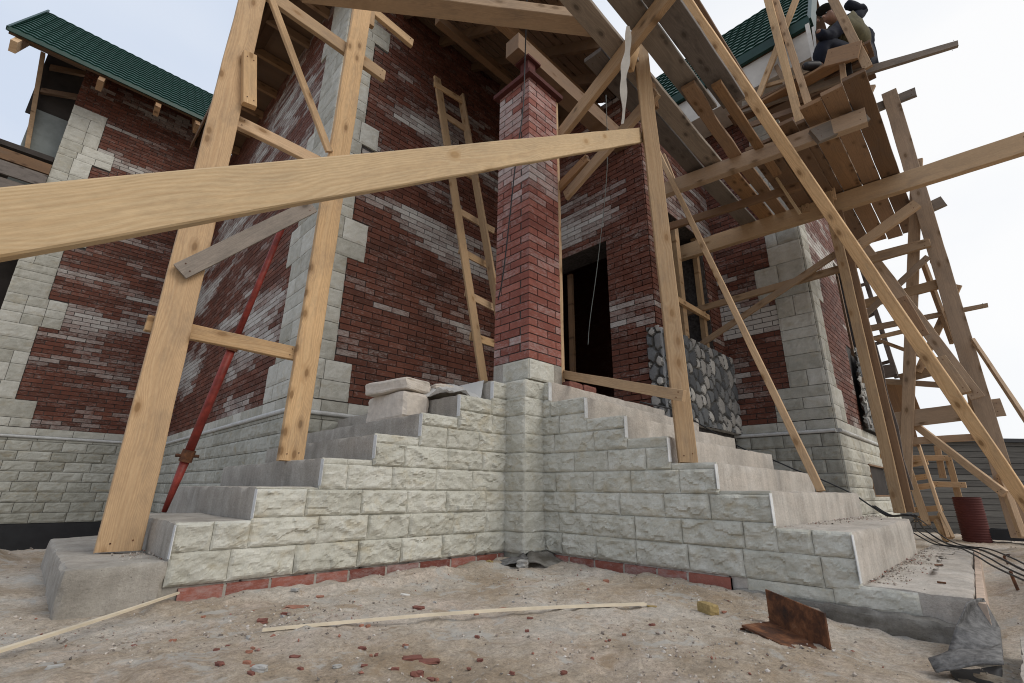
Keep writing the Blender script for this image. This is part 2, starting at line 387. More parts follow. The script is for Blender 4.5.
vs = [(x, y, gh(x, y) if (-8 < x < 40 and -20 < y < 20) else -.5) for y in ys for x in xs]
nx = len(xs)
fs = [(j*nx+i, j*nx+i+1, (j+1)*nx+i+1, (j+1)*nx+i) for j in range(len(ys)-1) for i in range(nx-1)]
tag(mesh_obj('ground', vs, fs, M['ground'], smooth=True), kind='structure')

# ---------------------------------------------------------------- rock faced stone cladding
def rockface(name, o, u, nrm, cells, mat, parent, amp=.022, res=.014, seed=0, margin=.012, base=.012, edge=.003, joint=.0009, rough=1.0):
    if res > .02: joint = .0032
    """cells: (u0, z0, u1, z1) in metres along u and up; stones stand proud of the plane through o"""
    o = Vector(o); u = Vector(u); nrm = Vector(nrm); mb_v = []; mb_f = []; tone = []
    rnd = random.Random(seed)
    for ci, (a0, z0, a1, z1) in enumerate(cells):
        a0 += joint; a1 -= joint; z0 += joint; z1 -= joint
        w = a1-a0; h = z1-z0
        if w < .008 or h < .006: continue
        nu = max(2, int(w/res)); nv = max(2, int(h/res)); t = rnd.random(); sd_ = rnd.random()*50; tilt = rnd.uniform(-.25, .25); tl2 = rnd.uniform(-.3, .3)
        ah = amp * min(1, h/.1) * rnd.uniform(.75, 1.2)
        b = len(mb_v)
        for j in range(nv+1):
            for i in range(nu+1):
                s_ = i/nu; r_ = j/nv; uu = a0+w*s_; zz = z0+h*r_
                d = min(s_*w, (1-s_)*w, r_*h, (1-r_)*h)
                prof = .5*sm(0, margin*.25, d)+.5*sm(0, margin*1.7, d+.008*noise.noise(Vector((uu*35, zz*35, sd_))))
                q = Vector((uu*7+sd_, zz*13, sd_)); rid = 1-abs(noise.noise(q))*2.0
                rid2 = noise.noise(Vector((uu*24+sd_, zz*38, 3.3)))
                hgt = .50+.36*rid + .22*rid2*rough + tilt*(s_-.5) + tl2*(r_-.5)
                # facets: terrace the height a little for a chipped look
                vd, vp = noise.voronoi(Vector((uu*9+sd_+.5*noise.noise(Vector((uu*12, zz*12, 4))), zz*15+.6*noise.noise(Vector((uu*14, zz*14, 8))), sd_)))
                fp = vp[0]; hgt += rough*(.42*noise.noise(fp*7.3) + .55*(uu*9+sd_-fp.x)*noise.noise(fp*3.1+Vector((5,5,5))) + .55*(zz*15-fp.y)*noise.noise(fp*4.7))
                hgt = max(.05, hgt) + .10*rough*noise.noise(Vector((uu*70+sd_, zz*95, 2)))
                out = base + (ah*(.30 + .70*prof)*max(.25, hgt) if res < .02 else ah*sm(0, .012, d)*max(.35, hgt)) + (noise.noise(Vector((uu*60, zz*60, sd_)))*edge*.6)
                ju = noise.noise(Vector((uu*30, zz*30, 9)))*edge*.8; jz = noise.noise(Vector((uu*30, zz*30, 19)))*edge*.8
                if 0 < i < nu: ju = 0
                if 0 < j < nv: jz = 0
                mb_v.append(o + u*(uu+ju) + Vector((0,0,zz+jz)) + nrm*out)
        W_ = nu+1
        for j in range(nv):
            for i in range(nu):
                mb_f.append((b+j*W_+i, b+j*W_+i+1, b+(j+1)*W_+i+1, b+(j+1)*W_+i)); tone.append(t)
        # returns back to the wall
        ring = [b+i for i in range(W_)] + [b+j*W_+nu for j in range(1, nv+1)] + [b+nv*W_+i for i in range(nu-1, -1, -1)] + [b+j*W_ for j in range(nv-1, 0, -1)]
        k0 = len(mb_v)
        for r_i in ring:
            v = mb_v[r_i]; dd = (v-o).dot(nrm); mb_v.append(v - nrm*(dd+.004))
        L = len(ring)
        for i in range(L):
            mb_f.append((ring[i], k0+i, k0+(i+1) % L, ring[(i+1) % L])); tone.append(t)
    # orientation
    if u.cross(Vector((0,0,1))).dot(nrm) < 0: mb_f = [tuple(reversed(f_)) for f_ in mb_f]
    return mesh_obj(name, mb_v, mb_f, mat, parent, None, {'tone': tone})

def courses(u0, u1, z0, z1, ch, lmin, lmax, seed, top=None, zs=None):
    """running bond cells; top(u) -> list of (ua, ub, ztop) limits the height"""
    rnd = random.Random(seed); out = []
    z = z0; k = 0
    while z < z1-1e-4:
        zb = min(z+ch, z1); segs = [(u0, u1, zb)]
        if top:
            segs = []
            for (a, b_, zt) in top:
                if zt > z+.004: segs.append((a, b_, min(zb, zt)))
            # merge equal neighbours
            mg = []
            for s_ in segs:
                if mg and abs(mg[-1][1]-s_[0]) < 1e-6 and abs(mg[-1][2]-s_[2]) < 1e-6: mg[-1] = (mg[-1][0], s_[1], s_[2])
                else: mg.append(s_)
            segs = mg
        ph = rnd.uniform(0, lmax)
        for (a, b_, zt) in segs:
            p_ = a; first = True
            while p_ < b_-1e-4:
                L = rnd.uniform(lmin, lmax)
                if first: L *= rnd.choice([.5, .75, 1.0]); first = False
                q = p_+L
                if b_-q < lmin*.4: q = b_
                out.append((p_, z, q, zt)); p_ = q
        z = zb; k += 1
    return out

def quoins(u_corner, sgn, zones, seed):
    """zones: (z0, z1, width); returns cells from the corner, irregular flat stones"""
    rnd = random.Random(seed); out = []
    for (z0, z1, w) in zones:
        z = z0
        while z < z1-1e-3:
            h = rnd.choice([.15, .19, .22, .3]); 
            if z1-(z+h) < .12: h = z1-z
            cuts = [0, w]
            if rnd.random() < .55 or w > .75: cuts = [0, w*rnd.uniform(.35, .65), w]
            if w > .75 and rnd.random() < .6: cuts = [0, w*.34, w*.68, w]
            for a, b_ in zip(cuts, cuts[1:]):
                ca, cb = u_corner+sgn*a, u_corner+sgn*b_
                out.append((min(ca, cb), z, max(ca, cb), z+h))
            z += h
    return out

# ---------------------------------------------------------------- brick walls
BH, BL, JT = .0765, .262, .011
def effl(u, z, s, bias):
    return bias - .06 + 1.0*fbm(u*.45+s*7, z*2.1+s*3, s, 4) + .45*noise.noise(Vector((u*2.2, z*11, s)))
def brick_wall(name, o, u, nrm, u0, u1, z0, z1, parent, holes=(), skip=(), seed=1, bias=.0, th=.25, mat='brick', proud=.013, ztop=None, band=None):
    """holes: openings through the wall; skip: areas with the core but without bricks (quoins)"""
    o = Vector(o); u = Vector(u); nrm = Vector(nrm); up = Vector((0,0,1)); mb = MB(); rnd = random.Random(seed)
    flip = u.cross(up).dot(nrm) < 0
    def addbox(a, b_, za, zb, d0, d1, **k):
        vs = []
        for d in (d0, d1):
            for (x, z) in ((a, za), (b_, za), (b_, zb), (a, zb)): vs.append(o+u*x+up*z+nrm*d)
        fs = [(4,5,6,7), (0,1,5,4), (1,2,6,5), (2,3,7,6), (3,0,4,7), (3,2,1,0)]
        if flip: fs = [tuple(reversed(f_)) for f_ in fs]
        mb.add(vs, fs, **k)
    cu = sorted({u0, u1, *[h for H_ in holes for h in (H_[0], H_[2]) if u0 < h < u1]}); cz = sorted({z0, z1, *[h for H_ in holes for h in (H_[1], H_[3]) if z0 < h < z1]})
    for a, b_ in zip(cu, cu[1:]):
        for za, zb in zip(cz, cz[1:]):
            mu, mz = (a+b_)/2, (za+zb)/2
            if any(h[0] < mu < h[2] and h[1] < mz < h[3] for h in holes): continue
            addbox(a, b_, za, zb, -th, 0, mi=1)
    k = 0; z = z0
    while z < z1-.03:
        zt = z+BH-JT; off = (BL/2 if k % 2 else 0); x = u0-off
        row_t = rnd.uniform(-.06, .06)
        while x < u1-.01:
            a = max(x+JT/2, u0+.001); b_ = min(x+BL-JT/2, u1-.001)
            spans = [(a, b_)]
            for h in list(holes)+list(skip):
                if h[1] < (z+zt)/2 < h[3]:
                    ns = []
                    for (p_, q) in spans:
                        if q <= h[0] or p_ >= h[2]: ns.append((p_, q)); continue
                        if p_ < h[0]: ns.append((p_, h[0]-.003))
                        if q > h[2]: ns.append((h[2]+.003, q))
                    spans = ns
            for (p_, q) in spans:
                if q-p_ < .015: continue
                t = min(1, max(0, rnd.gauss(.45, .2)+row_t)); mid = (p_+q)/2
                ef = effl(mid, z, seed*1.37, bias) + rnd.uniform(-.13, .12)
                if band: ef += band(mid, z)
                jj = rnd.uniform(-.0015, .0015)
                if ztop and z > ztop(mid): continue
                addbox(p_, q, z, zt, -.002, proud+jj, mi=0, tone=t, eff=max(0, min(1, ef)))
            x += BL
        z += BH; k += 1
    return mb.build(name, [M[mat], M['mortar']], parent)

# ================================================================ HOUSE
house = empty('brick_house', (7.2, 5.1, 0), 'unfinished dark red brick house with pale stone base and corner stones, green tiled roofs', 'house')
Y1, X2, Y3, X4, Y5, X6, Y7 = 11.58, 1.82, 5.12, 5.07, 2.65, 7.17, 1.41
XL = -.92; BZ = 1.45; TZ0, TZ1 = 1.275, 1.318
XE = 10.45
ux, uy = Vector((1,0,0)), Vector((0,1,0)); ny, nxx = Vector((0,-1,0)), Vector((-1,0,0))
def zones(wn, ww, top):
    return [(BZ, 1.90, ww), (1.90, 3.20, wn), (3.20, 3.72, ww), (3.72, 4.86, wn), (4.86, 5.20, ww), (5.20, 6.6, wn), (6.6, 6.95, ww), (6.95, top, wn)]
def skipz(c, sgn, zs):
    return [(min(c, c+sgn*w), z0-.02, max(c, c+sgn*w), z1) for (z0, z1, w) in zs]

def clad_wall(name, o, u, nrm, u0, u1, ztop, qz, bias, seed, bz0=-.08, holes=(), skip=(), basemat='slab_dark', lab=None, band=None, amp=.018, res=.026, base_holes=(), ch=.165, qpad=.0):
    """a wall part with base cladding, trim strip and corner stones as its own pieces"""
    zone_skips = []; qcells = []
    for (c, sgn, zs) in qz:
        zone_skips += skipz(c, sgn, zs); qcells += quoins(c, sgn, zs, seed+3)
    w = brick_wall(name, o, u, nrm, u0, u1, BZ, ztop, house, holes, zone_skips+list(skip), seed, bias, band=band)
    if lab: w['label'] = lab
    # plinth core
    mb = MB(); up = Vector((0,0,1)); o_ = Vector(o); u_ = Vector(u); n_ = Vector(nrm)
    c = o_+u_*((u0+u1)/2)+up*((bz0+BZ)/2)-n_*.122
    mb.obox(c, u_*((u1-u0)/2), n_*.12, up*((BZ-bz0)/2-.001), mi=0)
    mb.build('plinth_core', [M['mortar']], w)
    cells = [c_ for c_ in courses(u0, u1, bz0, TZ0, ch, .30, .46, seed+1) if not any(c_[0] < h[2]-.01 and c_[2] > h[0]+.01 and c_[1] < h[3]-.01 and c_[3] > h[1]+.01 for h in base_holes)]
    for h in base_holes:   # fill beside the opening
        z = bz0
        for c_ in courses(u0, u1, bz0, TZ0, ch, .30, .46, seed+1):
            if c_[0] < h[2]-.01 and c_[2] > h[0]+.01 and c_[1] < h[3]-.01 and c_[3] > h[1]+.01:
                if c_[0] < h[0]-.03: cells.append((c_[0], c_[1], h[0], c_[3]))
                if c_[2] > h[2]+.03: cells.append((h[2], c_[1], c_[2], c_[3]))
                if c_[1] < h[1]-.03: cells.append((max(c_[0], h[0]), c_[1], min(c_[2], h[2]), h[1]))
                if c_[3] > h[3]+.03: cells.append((max(c_[0], h[0]), h[3], min(c_[2], h[2]), c_[3]))
    rockface('base_cladding', o, u, nrm, cells, M[basemat], w, amp=amp, res=res, seed=seed, base=.022)
    rockface('band_stones', o, u, nrm, courses(u0, u1, TZ1+.004, BZ-.004, .2, .3, .5, seed+2), M['quoin'], w, amp=.006, res=.03, seed=seed+9, base=.02, rough=.3)
    if qcells: rockface('corner_stones', o, u, nrm, [(a, max(z0, BZ), b_, z1) for (a, z0, b_, z1) in qcells if z1 > BZ+.03], M['quoin'], w, amp=.010, res=.03, seed=seed+5, base=.024, rough=.5, edge=.006)
    mb = MB(); c0 = o_+u_*u0+up*((TZ0+TZ1)/2)+n_*.038; c1 = o_+u_*u1+up*((TZ0+TZ1)/2)+n_*.038
    mb.tube([c0 - u_*.0, c1], .024, 10); mb.obox((c0+c1)/2-n_*.022, u_*((u1-u0)/2), n_*.02, up*.0215)
    mb.build('trim_strip', M['trim'], w)
    return w

# wing front (faces the yard), long side wall, porch walls, right wing
w1 = clad_wall('wall', (0, Y1, 0), ux, ny, XL, X2, 8.85, [(XL, 1, zones(.52, .80, 7.75))], -.10, 11, bz0=-.09, band=lambda u, z: .30*sm(1.95, 2.2, z)*sm(2.9, 2.5, z)+.32*sm(3.2, 3.5, z)*sm(4.8, 4.2, z))
w2 = clad_wall('wall', (X2, 0, 0), uy, nxx, Y3, Y1, 8.0, [(Y3, 1, zones(.66, .86, 8.0))], .02, 12, bz0=-.09, band=lambda u, z: .34*sm(1.9, 2.2, z)*sm(3.3,3.0,z)+.26*sm(3.6, 4.1, z)*sm(5.6,4.8,z))
w3 = clad_wall('wall', (0, Y3, 0), ux, ny, X2, X4, 8.0, [(X2, 1, zones(.38, .60, 8.0))], -.16, 13, bz0=.9, band=lambda u, z: .38*sm(3.9, 4.1, z)*sm(4.9, 4.5, z) + .3*sm(5.0, 5.2, z)*sm(6.2, 5.6, z))
w4 = brick_wall('wall', (X4, 0, 0), uy, nxx, Y5, Y3, 1.43, 6.2, house, holes=[(3.29, 1.43, 4.55, 3.88)], seed=14, bias=-.10, band=lambda u, z: .45*sm(3.75, 3.9, z)*sm(5.0, 4.6, z)*sm(2.7, 3.1, u), th=.42)
w5 = brick_wall('wall', (0, Y5, 0), ux, ny, X4, X6, 1.2, 6.2, house, holes=[(5.55, 2.42, 6.75, 4.35)], seed=15, bias=-.1, skip=[(X4+.03, 1.2, X6, 2.42)], th=.42)
w6 = clad_wall('wall', (X6, 0, 0), uy, nxx, Y7, Y5, 6.75, [(Y7, 1, zones(.44, .66, 6.75))], -.34, 16, bz0=-.05, band=lambda u, z: 1.0*sm(2.65, 2.8, z)*sm(3.9, 3.7, z), res=.03)
w7 = clad_wall('wall', (0, Y7, 0), ux, ny, X6, XE, 6.9, [(X6, 1, zones(.38, .62, 6.9))], -.15, 17, bz0=-.05, holes=[(9.25, 2.72, 10.3, 4.4)], skip=[(8.85, 1.3, XE, 2.85)], basemat='slab', base_holes=[(8.62, .52, 9.9, .93)], res=.03, band=lambda u, z: .3*sm(3.0,3.4,z))

# basement window set into the right wing base
mb = MB(); mb.box(8.62, Y7-.002, .52, 9.9, Y7+.001, .93); mb.build('basement_window', M['dark'], w7)
mb = MB(); mb.box(8.6, Y7-.035, .50, 9.92, Y7-.003, .522); mb.box(8.6, Y7-.035, .928, 9.92, Y7-.003, .95); mb.box(8.6, Y7-.035, .522, 8.622, Y7-.003, .928)
mb.build('window_frame', M['wood_o'], w7)

# cobble facings
def cobbles(name, o, u, nrm, u0, u1, z0, z1, parent, seed, size=.135, res=.014, ztop=None):
    rnd = random.Random(seed); pts = []; o = Vector(o); u = Vector(u); nrm = Vector(nrm)
    for _ in range(6000):
        p_ = (rnd.uniform(u0-.05, u1+.05), rnd.uniform(z0-.05, z1+.05)); s_ = size*rnd.uniform(.75, 1.35)
        if all(math.hypot((p_[0]-q[0])/.85, (p_[1]-q[1])/1.15) > (s_+q[2])*.46 for q in pts): pts.append((p_[0], p_[1], s_, rnd.random(), rnd.uniform(-.6, .6)))
    nu = int((u1-u0)/res); nv = int((z1-z0)/res); vs = []; ton = []; grid = {}
    tv = []
    for j in range(nv+1):
        for i in range(nu+1):
            uu = u0+(u1-u0)*i/nu; zz = z0+(z1-z0)*j/nv
            ds = []
            for q in pts:
                dx = uu-q[0]; dz = zz-q[1]
                if abs(dx) > .3 or abs(dz) > .3: continue
                c_, s_ = math.cos(q[4]), math.sin(q[4]); a = dx*c_+dz*s_; b_ = -dx*s_+dz*c_
                ds.append((math.hypot(a/.85, b_/1.15)/q[2], q[3]))
            ds.sort(); d1 = ds[0][0] if ds else 1; d2 = ds[1][0] if len(ds) > 1 else 1.5
            gap = d2-d1; hgt = sm(0, .30, gap)*.045*math.sqrt(max(0, 1-min(1, d1*1.1)**2)+.12)
            vs.append(o+u*uu+Vector((0,0,zz))+nrm*(.02+hgt)); tv.append(.0 if gap < .09 else .14+.86*(ds[0][1] if ds else 0))
    fs = []; W_ = nu+1
    for j in range(nv):
        for i in range(nu):
            a = j*W_+i; uu = u0+(u1-u0)*(i+.5)/nu; zz = z0+(z1-z0)*(j+.5)/nv
            if ztop and zz > ztop(uu): continue
            fs.append((a, a+1, a+W_+1, a+W_)); ton.append(min(tv[a], tv[a+1], tv[a+W_], tv[a+W_+1]) if min(tv[a], tv[a+1], tv[a+W_], tv[a+W_+1]) == 0 else tv[a])
    if u.cross(Vector((0,0,1))).dot(nrm) < 0: fs = [tuple(reversed(f_)) for f_ in fs]
    return mesh_obj(name, vs, fs, M['cobble'], parent, None, {'tone': ton}, smooth=False)
cobbles('cobble_facing', (0, Y5-.05, 0), ux, ny, X4+.0, X6-.02, 1.32, 2.44, w5, 5, size=.15)
cobbles('cobble_facing', (X4-.0, 0, 0), uy, nxx, Y5-.075, Y5+.10, 1.35, 2.44, w5, 6, size=.13)
mb = MB(); mb.box(X4+.002, Y5-.068, 1.32, X6-.03, Y5-.004, 2.43); mb.build('cobble_bed', M['plaster_edge'], w5)
cobbles('cobble_facing', (0, Y7-.03, 0), ux, ny, 8.75, XE-.02, 1.46, 2.88, w7, 8, size=.16, res=.03, ztop=lambda u: 1.9+.85*sm(8.75, 9.15, u)+.06*math.sin(u*22))
# window and door timber frames seen in the openings
for (a, b_) in ((5.60, 5.68), (5.98, 6.10), (6.66, 6.75)):
    mb = MB(); mb.box(a, Y5+.05, 2.42, b_, Y5+.12, 4.35); mb.build('window_frame', M['wood'], w5)
mb = MB(); mb.box(5.55, Y5+.0, 2.98, 6.75, Y5+.045, 3.06); mb.build('window_frame', M['wood'], w5)
mb = MB(); mb.box(9.25, Y7+.03, 2.72, 9.33, Y7+.1, 4.4); mb.box(9.75, Y7+.03, 2.72, 9.82, Y7+.1, 4.4); mb.build('window_frame', M['wood_k'], w7)
# rooms behind the openings, plain dark shells
mb = MB()
mb.box(X4+.43, Y5+.43, 1.38, 9.8, 7.9, 1.42)
mb.box(X4+.43, 8.0, 1.38, 9.8, 8.1, 6.5)
mb.box(8.9, Y5-1.0, 1.3, 9.0, 8.0, 6.5)
mb.box(X4+.43, Y5+.43, 6.2, 9.8, 8.0, 6.3)
mb.build('inner_room', M['brick'], house)
mb = MB(); mb.box(XE-.05, Y7+.26, -.05, XE, 9.0, 7.2); mb.build('gable_wall', M['brick'], house)
mb = MB(); mb.box(X2+.3, 8.9, -.05, XE-.05, 9.0, 7.2, mi=0); mb.build('rear_wall', M['brick'], house)
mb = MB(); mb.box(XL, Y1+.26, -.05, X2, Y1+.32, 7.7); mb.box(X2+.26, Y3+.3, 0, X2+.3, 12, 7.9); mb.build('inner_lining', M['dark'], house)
# door opening details: a vertical frame board, and rubble heap just visible inside
mb = MB(); mb.box(X4+.36, 4.2, 1.43, X4+.41, 4.28, 3.8); mb.build('door_frame', M['wood_k'], w4)

mb = MB(); mb.box(XL-3, Y1-.05, -.9, X2+.1, Y1+.2, -.095); mb.box(X2+.02, 6.2, -.9, X2+.2, Y1, -.095); mb.build('pit_shade_foundation', M['black'], house)  # foundation below the walls, coloured black to stand in for the trench's shade
mb = MB(); mb.box(X4+.06, 3.5, 6.2, X4+.3, Y3, 8.0); mb.build('gable_boards', M['wood_k'], house)
# ---- roofs
def tiled_roof(name, p_e0, p_e1, p_r0, p_r1, parent, th=.06, step=.22, wav=.16):
    """metal tile sheet between an eave line e0-e1 and ridge line r0-r1, with stepped rows and rounded ribs"""
    e0, e1, r0, r1 = map(Vector, (p_e0, p_e1, p_r0, p_r1)); n_ = (e1-e0).cross(r0-e0).normalized()
    if n_.z < 0: n_ = -n_
    L = (e1-e0).length; Hh = (r0-e0).length; nu = int(L/wav*6); rows = int(Hh/step)
    vs = []; fs = []
    for j in range(rows):
        for k, (t_, lift) in enumerate(((j/rows, .028), ((j+.999)/rows, .0))):
            for i in range(nu+1):
                s_ = i/nu; p_ = e0.lerp(e1, s_).lerp(r0.lerp(r1, s_), t_)
                vs.append(p_ + n_*(lift + .012*abs(math.sin(math.pi*s_*L/wav))))
    W_ = nu+1
    for j in range(rows*2-1):
        for i in range(nu): fs.append((j*W_+i, j*W_+i+1, (j+1)*W_+i+1, (j+1)*W_+i))
    rf = mesh_obj(name, vs, fs, M['roof'], parent)
    mb = MB(); c = (e0+e1+r0+r1)/4 - n_*.05; mb.obox(c, (e1-e0)/2, (r0-e0)/2, n_*.03)
    mb.build('roof_boarding', M['wood_k'], rf)
    return rf
# left wing: eave along x, ridge behind
rfl = tiled_roof('roof', (-1.92, 10.78, 8.18), (2.0, 10.78, 8.18), (-1.92, 13.25, 10.82), (2.0, 13.25, 10.82), house)
mb = MB(); mb.box(-1.94, 10.73, 8.12, 2.0, 10.76, 8.20); mb.build('fascia', M['green_edge'], rfl)
mb = MB(); mb.obox((-1.94, 12.0, 9.50), ux*.015, Vector((0, 1.26, 1.345)), Vector((0,-.025,.025))); mb.build('rake_edge', M['green_edge'], rfl)
for x in (-1.78, -.62, .28, .98, 1.6):
    mb = MB(); mb.obox((x, 11.25, 8.43), ux*.045, Vector((0,.62,.66)), Vector((0,-.07,.07))); mb.build('rafter', M['wood_o'] if x > -1 else M['wood'], rfl)
mb = MB()
for i in range(9): mb.box(-1.86, 11.35+.2*i, 8.52+.215*i, XL, 11.47+.2*i, 8.55+.215*i)
mb.build('soffit_boards', M['wood_k'], rfl)
# rear porch under the wing rake: post, tarpaulin, deck
rp = empty('rear_porch', (-1.6, 12.2, 0), 'dark timber rear porch with a grey sheet, beside the left wing under its roof edge', 'porch')
mb = MB(); mb.obox((-1.47, 12.0, 7.7), Vector((.035,0,0)), Vector((0,.05,0)), Vector((-.14,0,1.15))); mb.build('post', M['wood_w'], rp)
mb = MB(); mb.box(-1.45, 12.05, 5.9, XL, 12.08, 7.62); mb.build('sheet', M['tarp'], rp)
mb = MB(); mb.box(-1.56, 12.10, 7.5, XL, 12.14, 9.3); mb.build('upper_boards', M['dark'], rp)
mb = MB()
for i in range(4):
    mb = MB(); mb.obox((-2.7, 11.5+.05*(i % 2), 5.35+.29*i), Vector((1.78,0,-.01*i)), Vector((0,.025,0)), Vector((0,0,.125-.02*(i % 2)))); mb.build('edge_board', M['wood_k' if i == 3 else 'wood_d'], rp)
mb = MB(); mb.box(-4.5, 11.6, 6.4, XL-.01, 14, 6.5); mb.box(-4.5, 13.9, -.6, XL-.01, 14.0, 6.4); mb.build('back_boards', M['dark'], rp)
for z in (9.0, 8.4): 
    mb = MB(); mb.obox((-1.15, 11.95, z-.3), Vector((.3,0,.12)), Vector((0,.04,0)), Vector((0,0,.05))); mb.build('brace', M['wood_k'], rp)

# main roof over the long side wall: eave on the left side, dark soffit with rafters
rm = tiled_roof('roof', (1.02, 4.3, 7.55), (1.02, 10.9, 7.55), (4.0, 4.3, 10.4), (4.0, 10.9, 10.4), house)
mb = MB(); mb.box(.97, 4.28, 7.40, 1.0, 10.9, 7.56); mb.build('fascia', M['wood_k'], rm)
mb = MB(); mb.box(1.02, 4.3, 7.36, 6.0, 4.36, 7.6);  mb.build('barge_board', M['wood_k'], rm)
mb = MB(); mb.box(1.02, 4.36, 7.72, 5.2, Y3+.0, 7.76); mb.box(1.02, Y3+.001, 7.72, X2+.0, 10.9, 7.76); mb.build('soffit_boards', M['wood_k'], rm)
for y in [4.5+.75*i for i in range(9)]:
    mb = MB(); mb.box(1.02, y, 7.55, X2, y+.06, 7.70); mb.build('rafter', M['wood_o'], rm)
# porch roof rising from the column line to the wall
PYE = 2.45
pr0, pr1 = (2.55, 2.05, 5.62), (X4+1.2, 2.05, 5.62)
rpz = lambda y: 5.75 + (y-2.05)*.62
mb = MB()
yb = PYE
while yb < Y3-.05:
    mb.obox((3.95, yb+.075, rpz(yb+.075)), ux*1.42, Vector((0,.068,.068*.62)), Vector((0,-.008,.012))); yb += .155
porch = mb.build('porch_roof', M['wood_k'], house)
mb = MB(); c = Vector((3.95, (PYE+Y3)/2, rpz((PYE+Y3)/2)+.07)); mb.obox(c, ux*1.45, Vector((0,(Y3-PYE)/2,(Y3-PYE)/2*.62)), Vector((0,-.01,.015))); mb.build('roof_sheet', M['green_edge'], porch)
for x in (2.62, 3.3, 3.98, 4.66):
    mb = MB(); c = Vector((x, (PYE+Y3)/2, rpz((PYE+Y3)/2)-.10)); mb.obox(c, ux*.03, Vector((0,(Y3-PYE)/2,(Y3-PYE)/2*.62)), Vector((0,-.04,.06))); mb.build('rafter', M['wood_k'], porch)
mb = MB(); mb.box(2.84, 2.84, 5.20, X4-.003, 3.04, 5.42); mb.build('beam', M['wood_o'], porch)
mb = MB(); mb.box(2.6, 3.2, 5.95, X4-.003, 3.3, 6.1); mb.build('purlin', M['wood_o'], porch)
mb = MB(); mb.box(2.6, 3.06, 5.13, 2.76, Y3-.003, 5.30) if False else mb.box(2.6, 4.1, 6.5, X4-.003, 4.2, 6.62); mb.build('purlin', M['wood_k'], porch)
# right wing roof above the right walls
rr = tiled_roof('roof', (6.6, .69, 7.0), (6.6, 6.5, 7.0), (8.55, .69, 9.88), (8.55, 6.5, 9.88), house)
rr2 = tiled_roof('roof', (10.9, .69, 6.6), (10.9, 6.5, 6.6), (8.55, .69, 9.86), (8.55, 6.5, 9.86), house)
mb = MB(); mb.box(6.52, .66, 6.90, 6.585, 6.5, 7.06); mb.build('gutter_edge', M['green_edge'], rr)
mb = MB(); mb.box(6.60, .70, 6.42, 6.66, 6.5, 6.89); mb.box(6.66, .70, 6.42, X6-.03, 6.5, 6.46); mb.build('white_soffit', M['white_fascia'], rr)
mb = MB(); mb.obox((7.62, .66, 8.42), Vector((1.0,0,1.47)), Vector((0,.025,0)), Vector((-.09,0,.062))); mb.build('rake_edge', M['green_edge'], rr)
# gable triangle of the right wing
mb = MB(); mb.add([(X6,Y7,6.7),(XE,Y7,6.7),(8.55,Y7,9.2),(X6,Y7+.2,6.7),(XE,Y7+.2,6.7),(8.55,Y7+.2,9.2)], [(0,1,2),(5,4,3),(0,2,5,3),(1,4,5,2)], tone=.5); mb.build('gable', M['brick'], house)

# ================================================================ COLUMN AND PIER
CX, CY, CWx, CWy = 2.875, 2.708, .44, .45
col = empty('brick_column', (CX+.22, CY+.22, 1.42), 'square red brick porch column with white bloom, standing on the pale stone pier at the stair corner', 'column')
mb = MB(); mb.box(CX+.008, CY+.008, 1.42, CX+CWx-.008, CY+CWy-.008, 4.71, mi=1)
rnd = random.Random(4); z = 1.625; k = 0
zs_ = []
while z < 4.70:
    A = k % 2
    lenx = [.25, .18] if A else [.115, .25, .07]
    leny = [.115, .25, .08] if A else [.25, .19]
    def ef(z, s): return max(0, min(1, .42*sm(3.15,3.4,z)*sm(4.1,3.7,z) + (.38 if s == 0 else .12)*sm(4.05,4.25,z) - .12 + rnd.uniform(-.25,.32) + (.3 if z < 1.78 and s == 0 else 0)))
    t_all = rnd.gauss(.5,.18)
    # corner bricks wrap round, so bricks are full boxes along each face
    x = CX
    for i, L in enumerate(lenx):
        mb.box(x+(0 if i == 0 else JT/2), CY, z, x+L-JT/2 if i < len(lenx)-1 else CX+CWx, CY+.10, z+BH-JT, mi=0, tone=max(0,min(1,rnd.gauss(.5,.2))), eff=ef(z,1)); x += L
    y = CY+.101
    first = (leny[0]-.101)
    ys_ = [CY+.101]
    acc = CY+leny[0]
    for L in leny[1:]: ys_.append(acc); acc += L
    ys_.append(CY+CWy)
    for a, b_ in zip(ys_, ys_[1:]):
        if b_-a < .03: continue
        mb.box(CX, a+(0 if a == ys_[0] and leny[0] > .12 else JT/2), z, CX+.10, b_-JT/2 if b_ < CY+CWy-.001 else CY+CWy, z+BH-JT, mi=0, tone=max(0,min(1,rnd.gauss(.5,.2))), eff=ef(z,0))
    # far sides
    mb.box(CX+CWx-.10, CY+.102, z, CX+CWx, CY+CWy, z+BH-JT, mi=0, tone=rnd.random(), eff=0)
    mb.box(CX+.102, CY+CWy-.1, z, CX+CWx-.102, CY+CWy+.0, z+BH-JT, mi=0, tone=rnd.random(), eff=0)
    z += BH; k += 1
mb.build('shaft', [M['brick_column'], M['mortar']], col)
mb = MB(); mb.box(CX-.055, CY-.055, 4.715, CX+CWx+.05, CY+CWy+.05, 4.735); mb.box(CX-.055, CY-.055, 4.736, CX-.045, CY+CWy+.05, 4.765); mb.box(CX-.044, CY-.055, 4.736, CX+CWx+.05, CY-.045, 4.765); mb.build('cap_plate', M['red_plastic'], col)
mb = MB(); mb.box(CX+.13, CY+.14, 4.736, CX+.25, CY+.26, 5.17); mb.box(CX+.09, CY+.10, 5.171, CX+.30, CY+.31, 5.195); mb.build('steel_post', M['red_plastic'], col)
